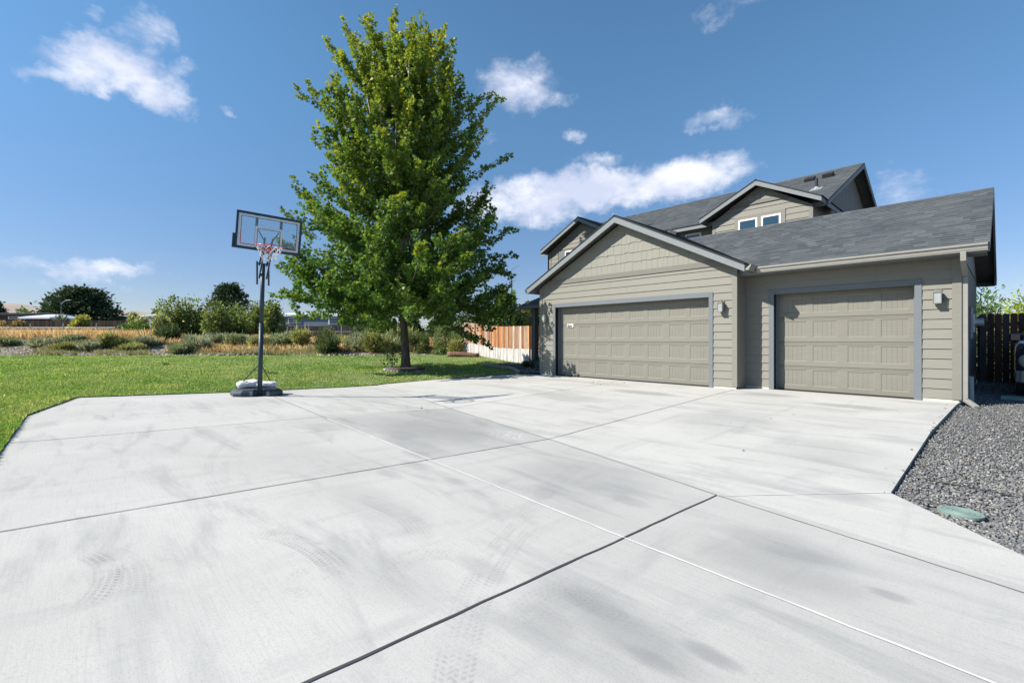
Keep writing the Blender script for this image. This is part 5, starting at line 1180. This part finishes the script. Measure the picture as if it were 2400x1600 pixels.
# log at the fence foot
lg = M(); a = Vector(at(1050, 25.6))+Vector((0, 0, .12)); b2 = Vector(at(1122, 25.2))+Vector((0, 0, .12)); pts = [a.lerp(b2, s)+Vector((0, 0, .03*math.sin(s*5))) for s in np.linspace(0, 1, 9)]
lg.tube(pts, [.17, .16, .165, .15, .15, .145, .14, .13, .12], 14); plain('log', (.17, .10, .07), .9, .1, var=.45, sc=5, stretch=(3, 3, 3), bmp=1); tag(lg.build('log', 'log', smooth=True), 'reddish brown log lying at the left foot of the cedar fence', 'log')
# planting bed by the porch with a concrete curb
struct(sheet('planting_bed', BEDP, lambda u, n: base_lawn(u, n)+.03, 'gravel_bed', .5, .5), 'dark gravel planting bed')
cb = [(-15.4, 12.9), (-14.95, 12.35), (-13.9, 12.15), (-12.9, 11.9), (-12.2, 11.45), (-11.6, 11.0), (-11.25, 10.72)]
mm = M()
for p, q in zip(cb, cb[1:]): mm.bar((p[0], p[1], base_lawn(*p)+.05), (q[0], q[1], base_lawn(*q)+.05), .13, .10)
tag(mm.build('concrete_curb', 'slab_edge', bevel=.02), 'curved pale concrete curb between the lawn and the planting bed', 'curb')
pts = []
for _ in range(5000):
    u_, n_ = rnd.uniform(-15.2, -10.4), rnd.uniform(10.7, 14.2)
    if in_poly(u_, n_, BEDP): pts.append((u_, n_, base_lawn(u_, n_)+.04))
tag(stones('bed_rock', 0, pts, .02, .045, [(.12, .11, .11), (.2, .19, .18), (.08, .08, .085), (.27, .25, .23)], .6, seed=31), 'dark crushed rock filling the planting bed by the porch', 'gravel', kind='stuff')
for i, (u_, n_, w_, h_, pal, lab, sh, ls, up_) in enumerate([(-11.15, 12.0, .55, .72, [(.16, .24, .36), (.22, .30, .42), (.12, .18, .26)], 'blue grey low conifer shrub against the garage corner', NEED*np.array([1.4, 1]), .09, .1),
      (-11.9, 12.5, .5, .45, [(.05, .08, .04), (.08, .11, .06)], 'dark green low shrub in the planting bed', OVAL, .06, .2), (-12.7, 12.9, .45, .30, [(.06, .08, .05), (.10, .12, .08)], 'small dark ground shrub at the middle of the planting bed', OVAL, .05, .2),
      (-12.1, 13.5, .45, .62, [(.05, .06, .04), (.09, .10, .06), (.12, .09, .06)], 'thin dark twiggy shrub in front of the cedar fence', OVAL, .045, .2), (-13.1, 14.35, .6, 1.55, [(.18, .25, .05), (.25, .32, .07), (.12, .18, .04)], 'bright green climbing shrub beside the porch column', OVAL, .08, .3), (-12.0, 14.6, .6, 1.75, [(.18, .25, .05), (.25, .32, .07), (.12, .18, .04)], 'bright green shrub under the porch roof right of the column', OVAL, .08, .3)]):
    clump('garden_shrub', lab, 'shrub', (u_, n_, base_lawn(u_, n_)+.02), (w_, w_, h_), 3600, ls, pal, sh, 'shrubs in the planting bed by the porch', lobes=9, seed=200+i, up=up_, shell=.4, spiky=.1)

# ------------------------------------------------------------------ dark fence and greenery at the right
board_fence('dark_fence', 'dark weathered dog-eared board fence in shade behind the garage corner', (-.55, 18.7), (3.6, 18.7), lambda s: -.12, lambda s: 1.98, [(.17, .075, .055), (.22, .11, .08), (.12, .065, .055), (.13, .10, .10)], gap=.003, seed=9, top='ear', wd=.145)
for i, (u_, n_, w_, h_, pal, lab) in enumerate([(.9, 20.3, 1.2, 2.55, [(.34, .42, .05), (.42, .48, .07), (.24, .32, .05)], 'bright yellow green bush showing over the dark fence'), (2.5, 20.5, 1.3, 2.6, [(.34, .42, .05), (.42, .48, .07), (.2, .28, .05)], 'yellow green bush over the dark fence near the right edge of the view'),
                                               (-.4, 21.4, .9, 2.75, [(.10, .18, .06), (.14, .23, .08)], 'green bush over the dark fence next to the garage wall'), (1.3, 24, 1.0, 3.3, [(.06, .11, .045), (.09, .14, .06)], 'darker green tree top behind the yellow green bushes'), (3.0, 24.5, 1.3, 3.7, [(.08, .14, .05), (.12, .18, .06)], 'taller green tree top behind the dark fence at the right edge')]):
    clump('garden_bush', lab, 'bush', (u_, n_, -.1), (w_, w_, h_), 5000, .11, pal, OVAL, 'bushes showing over the dark fence', lobes=12, seed=230+i, spiky=.15)

# ------------------------------------------------------------------ parked truck at the right edge (only its front corner is in view)
m, t, b = mat('truck_paint', .25, .5); b.inputs['Base Color'].default_value = (.018, .024, .035, 1); b.inputs['Coat Weight'].default_value = .6; b.inputs['Coat Roughness'].default_value = .05
plain('truck_trim', (.22, .22, .20), .4, .4); plain('chrome', (.55, .56, .57), .18, .5, .9); m, t, b = mat('head_glass', .08, .6); b.inputs['Base Color'].default_value = (.42, .42, .38, 1)
U0, F0 = .10, 13.9; tz0 = -.1
truck = thing('parked_truck', 'dark pickup truck beside the garage, cut by the right edge of the view', 'truck', (U0+.95, F0+2.7, tz0))
def loft(mm, secs):  # sections: list of rings of equal length
    n = len(secs[0]); vs = [p for s_ in secs for p in s_]; fs = [(i*n+j, i*n+(j+1) % n, (i+1)*n+(j+1) % n, (i+1)*n+j) for i in range(len(secs)-1) for j in range(n)]
    mm.add(vs, fs+[tuple(range(n))[::-1], tuple(range((len(secs)-1)*n, len(secs)*n))])
def sec(y, zb_, zt, hw_, shl=.12):
    c = U0+.95; pts = []
    for (x, z) in [(-1, zb_), (-1, zb_+.2), (-1.0, zt-shl*2.2), (-.985, zt-shl), (-.93, zt-.03), (-.6, zt), (0, zt+.02), (.6, zt), (.93, zt-.03), (.985, zt-shl), (1.0, zt-shl*2.2), (1, zb_+.2), (1, zb_)]: pts.append((c+x*hw_, F0+y, tz0+z))
    return pts
mm = M(); loft(mm, [sec(.0, .55, 1.02, .80), sec(.05, .42, 1.13, .88), sec(.25, .38, 1.19, .94), sec(.9, .38, 1.23, .95), sec(1.5, .38, 1.26, .95), sec(3.6, .38, 1.24, .95), sec(5.3, .38, 1.24, .95), sec(5.4, .45, 1.2, .92)])
bd = mm.build('body', 'truck_paint', truck, smooth=True, bevel=.02)
mm = M(); loft(mm, [[(U0+.95+x*w_, F0+y, tz0+z) for x in (-1, 1) for (w_, y, z) in q][:4] for q in []] or [[(0, 0, 0)]*4]*0) if False else None
V8 = [(-.86, 1.45, 1.22), (.86, 1.45, 1.22), (.86, 3.5, 1.22), (-.86, 3.5, 1.22), (-.68, 2.05, 1.78), (.68, 2.05, 1.78), (.70, 3.3, 1.78), (-.70, 3.3, 1.78)]
mm.add([(U0+.95+x, F0+y, tz0+z) for x, y, z in V8], [(0, 3, 2, 1), (4, 5, 6, 7), (0, 1, 5, 4), (1, 2, 6, 5), (2, 3, 7, 6), (3, 0, 4, 7)]); mm.build('cab', 'truck_paint', truck, bevel=.05)
mm = M(); mm.add([(U0+.95+x, F0+y, tz0+z) for x, y, z in ((-.74, 1.55, 1.28), (.74, 1.55, 1.28), (.62, 2.0, 1.74), (-.62, 2.0, 1.74))], [(0, 1, 2, 3)]); mm.build('windscreen', 'glass', truck)
mm = M(); mm.box(U0+.06, U0+1.84, F0-.12, F0+.08, tz0+.36, tz0+.60); mm.box(U0-.0, U0+.14, F0-.06, F0+.45, tz0+.36, tz0+.60); mm.build('bumper', 'truck_trim', truck, bevel=.04)
mm = M(); mm.box(U0+.45, U0+1.45, F0-.02, F0+.03, tz0+.68, tz0+.98); mm.build('grille', 'chrome', truck, bevel=.02)
for sx in (-1, 1):
    mm = M(); c = U0+.95+sx*.74; me = bmesh.new(); bmesh.ops.create_icosphere(me, subdivisions=3, radius=1)
    mm.add([(c+v.co.x*.17, F0+.07+v.co.y*.12, tz0+.80+v.co.z*.17) for v in me.verts], [tuple(q.index for q in f.verts) for f in me.faces]); me.free(); mm.build('headlight', 'head_glass', truck, smooth=True)
for sx in (-1, 1):
    for wy in (.95, 4.3):
        mm = M(); c = U0+.95+sx*.80; mm.tube([(c-.13, F0+wy, tz0+.38), (c-.12, F0+wy, tz0+.38), (c+.12, F0+wy, tz0+.38), (c+.13, F0+wy, tz0+.38)], [.34, .38, .38, .34], 28); w_ = mm.build('wheel', 'rubber', truck, smooth=False)
        mm = M(); mm.tube([(c+sx*.125, F0+wy, tz0+.38), (c+sx*.14, F0+wy, tz0+.38)], [.23, .20], 20); mm.build('rim', 'chrome', w_)
mm = M(); mm.obox((U0+.02, F0+1.7, tz0+1.28), (.10, 0, 0), (0, .06, 0), (0, 0, .09)); mm.build('wing_mirror', 'truck_paint', truck, bevel=.03)

# ------------------------------------------------------------------ neighbours far away
plain('dark_wall', (.07, .06, .055), .8, .1); plain('dark_roof', (.05, .05, .055), .8, .1); plain('pale_wall', (.42, .47, .50), .7, .2); plain('grey_wall', (.16, .20, .25), .6, .3); plain('white_roof', (.72, .74, .78), .5, .3); plain('galv', (.42, .43, .43), .5, .4, .4); plain('lamp_post', (.62, .64, .66), .5, .4)
def far_house(label, xl, xr, Y, yt, ye, wallm, roofm, over=.5, dpt=8, hip=True, wins=(), zb=.9, group='houses beyond the field'):
    c = px((xl+xr)/2, Y); W_ = (xr-xl)/1078.6*Y/2; root = thing('far_house', label, 'house', (c[0], c[1], zb), group)
    f = Vector((-math.sin(TH), math.cos(TH), 0)); r = Vector((math.cos(TH), math.sin(TH), 0)); o = Vector((c[0], c[1], 0)); ze, zt = pz(ye, Y), pz(yt, Y)
    mm = M(); mm.obox(o+f*dpt/2+Vector((0, 0, (ze+zb)/2-.3)), r*W_, f*dpt/2, (0, 0, (ze-zb)/2+.3)); mm.build('wall', wallm, root)
    mm = M(); a = [o-r*(W_+over)-f*over, o+r*(W_+over)-f*over, o+r*(W_+over)+f*(dpt+over), o-r*(W_+over)+f*(dpt+over)]; a = [q+Vector((0, 0, ze)) for q in a]; k = min(W_*.6, 4) if hip else 0
    rg = [o-r*(W_+over-k)+f*dpt/2+Vector((0, 0, zt)), o+r*(W_+over-k)+f*dpt/2+Vector((0, 0, zt))]
    mm.add(a+rg+[q-Vector((0, 0, .25)) for q in a], [(0, 1, 5, 4), (2, 3, 4, 5), (1, 2, 5), (3, 0, 4), (0, 6, 7, 1), (1, 7, 8, 2), (2, 8, 9, 3), (3, 9, 6, 0), (6, 9, 8, 7)]); mm.build('roof', roofm, root)
    for (x0, x1, y0, y1) in wins:
        q = M(); p0 = px((x0+x1)/2, Y); w_ = (x1-x0)/1078.6*Y/2; z0, z1 = pz(y1, Y), pz(y0, Y); q.obox(Vector((p0[0], p0[1], (z0+z1)/2))-f*.03, r*w_, f*.04, (0, 0, (z1-z0)/2)); fr = q.build('window', 'white_vinyl', root)
        q = M(); q.obox(Vector((p0[0], p0[1], (z0+z1)/2))-f*.08, r*w_*.82, f*.012, (0, 0, (z1-z0)/2*.8)); q.build('pane', 'glass', fr)
    return root
far_house('long dark brown low house with dark flat roof at the far left', -60, 92, 76, 729.5, 735, 'dark_wall', 'dark_roof', wins=[(20, 44, 741, 748)])
far_house('dark low outbuilding with white domed roof at the left', 60, 116, 66, 735, 743, 'dark_wall', 'white_roof', dpt=5, wins=())
far_house('pale blue grey building partly hidden right of the large conifer', 262, 318, 100, 737, 741, 'pale_wall', 'white_roof', dpt=9, wins=())
far_house('pale low roofed building behind the brambles', 350, 378, 88, 732, 738, 'pale_wall', 'white_roof', dpt=7, wins=())
far_house('long blue grey mobile home with white roof edge behind the maple', 590, 830, 62, 731, 737, 'grey_wall', 'white_roof', dpt=5, over=.2, hip=False, wins=[(676, 690, 744, 758), (694, 706, 744, 758), (770, 800, 744, 760), (620, 632, 744, 758)])
mm = M(); 
def far_fence():
    a = at(-60, 60); b2 = at(300, 60)
    return board_fence('board_fence', 'dark board fence in the distance at the left behind the chain-link fence', a[:2], b2[:2], lambda s: 1.0, lambda s: pz(751, 60)-1.0, [(.05, .045, .04), (.10, .06, .045), (.04, .04, .04), (.08, .07, .06)], gap=.01, seed=22, wd=.2, back_rail=False)
far_fence()
a = at(590, 58); b2 = at(830, 58); board_fence('board_fence', 'low dark board fence in front of the blue grey mobile home', a[:2], b2[:2], lambda s: .8, lambda s: pz(764, 58)-.8, [(.05, .04, .04), (.08, .06, .05)], gap=.01, seed=23, wd=.2, back_rail=False)
cl = thing('chain_link_fence', 'low galvanised chain-link fence with thin posts along the back of the dry field', 'fence', at(150, 50))
def lerp_at(x): q = at(x, 50); return Vector((q[0], q[1], 0))
for x in (-6, 71, 148, 226, 304, 600, 674, 724, 800, 880):
    q = lerp_at(x); mm = M(); mm.tube([(q.x, q.y, .7), (q.x, q.y, pz(757, 50))], .04, 8); mm.build('post', 'galv', cl)
mm = M(); mm.tube([(*lerp_at(x)[:2], pz(767.5, 50)) for x in range(-80, 330, 40)], .02, 6); mm.build('rail', 'galv', cl)
mm = M(); mm.tube([(*lerp_at(x)[:2], pz(777, 50)) for x in range(600, 900, 40)], .02, 6); mm.build('rail', 'galv', cl)
L = at(143.5, 90); st = thing('street_lamp', 'pale curved-arm street lamp standing in front of the large conifer', 'street lamp', L); r = Vector((math.cos(TH), math.sin(TH), 0))
mm = M(); tp_ = Vector((L[0], L[1], pz(708, 90))); mm.tube([L, tp_], [.13, .09], 8); mm.build('post', 'lamp_post', st)
mm = M(); mm.tube([tp_-Vector((0, 0, .6)), tp_+r*.35+Vector((0, 0, -.1)), tp_+r*.8+Vector((0, 0, .28)), tp_+r*1.35+Vector((0, 0, .42))], .05, 6); mm.build('arm', 'lamp_post', st)
mm = M(); mm.obox(tp_+r*1.55+Vector((0, 0, .42)), r*.3, (0, .12, 0), (0, 0, .07)); mm.build('lamp_head', 'lamp_post', st)
# small weeds and leaves lying about
def weedlet(u_, n_, z_, s_, n, lab, seed, pal=((.05, .11, .03),)):
    root = thing('weed_tuft', lab, 'weed', (u_, n_, z_), 'low weeds in the lawn'); g = np.random.default_rng(seed); P = g.normal(size=(n, 3))*np.array([s_, s_*.6, s_*.12]); P[:, 2] = np.abs(P[:, 2])+.03
    leaves('foliage', P+np.array([u_, n_, z_]), rdir(g, n)+np.array([0, 0, .4]), .06, np.tile(np.array(pal), (n, 1)), OVAL, 'leaf', root, (u_, n_, z_), seed)
for i, (x, Y, lab) in enumerate([(638, 14.6, 'dark leafy weed in the lawn just right of the sandbags'), (392, 17.6, 'small dark weed in the middle of the lawn left of the hoop')]):
    q = at(x, Y); weedlet(q[0], q[1], q[2], .17, 70, lab, 300+i)
pts = []; 
for _ in range(26): pts.append((rnd.gauss(-7.4, .35), rnd.gauss(10.1, .25), None))
for _ in range(9): pts.append((rnd.gauss(-7.6, .25), rnd.gauss(4.9, .3), None))
for _ in range(12): pts.append((rnd.uniform(-11, 0), rnd.uniform(5.5, 10), None))
P = np.array([(a, b_, drive(a, b_)+.012) for a, b_, _ in pts]); g = np.random.default_rng(8); D = rdir(g, len(P)); D[:, 2] *= .15
tag(leaves('fallen_leaves', P, D, .035, np.tile([[.16, .12, .07]], (len(P), 1))*g.uniform(.6, 1.3, (len(P), 1)), MAPLE, 'leaf', None, (0, 0, 0), 6, up=1.5), 'dry brown fallen leaves scattered over the concrete driveway', 'fallen leaves', kind='stuff')
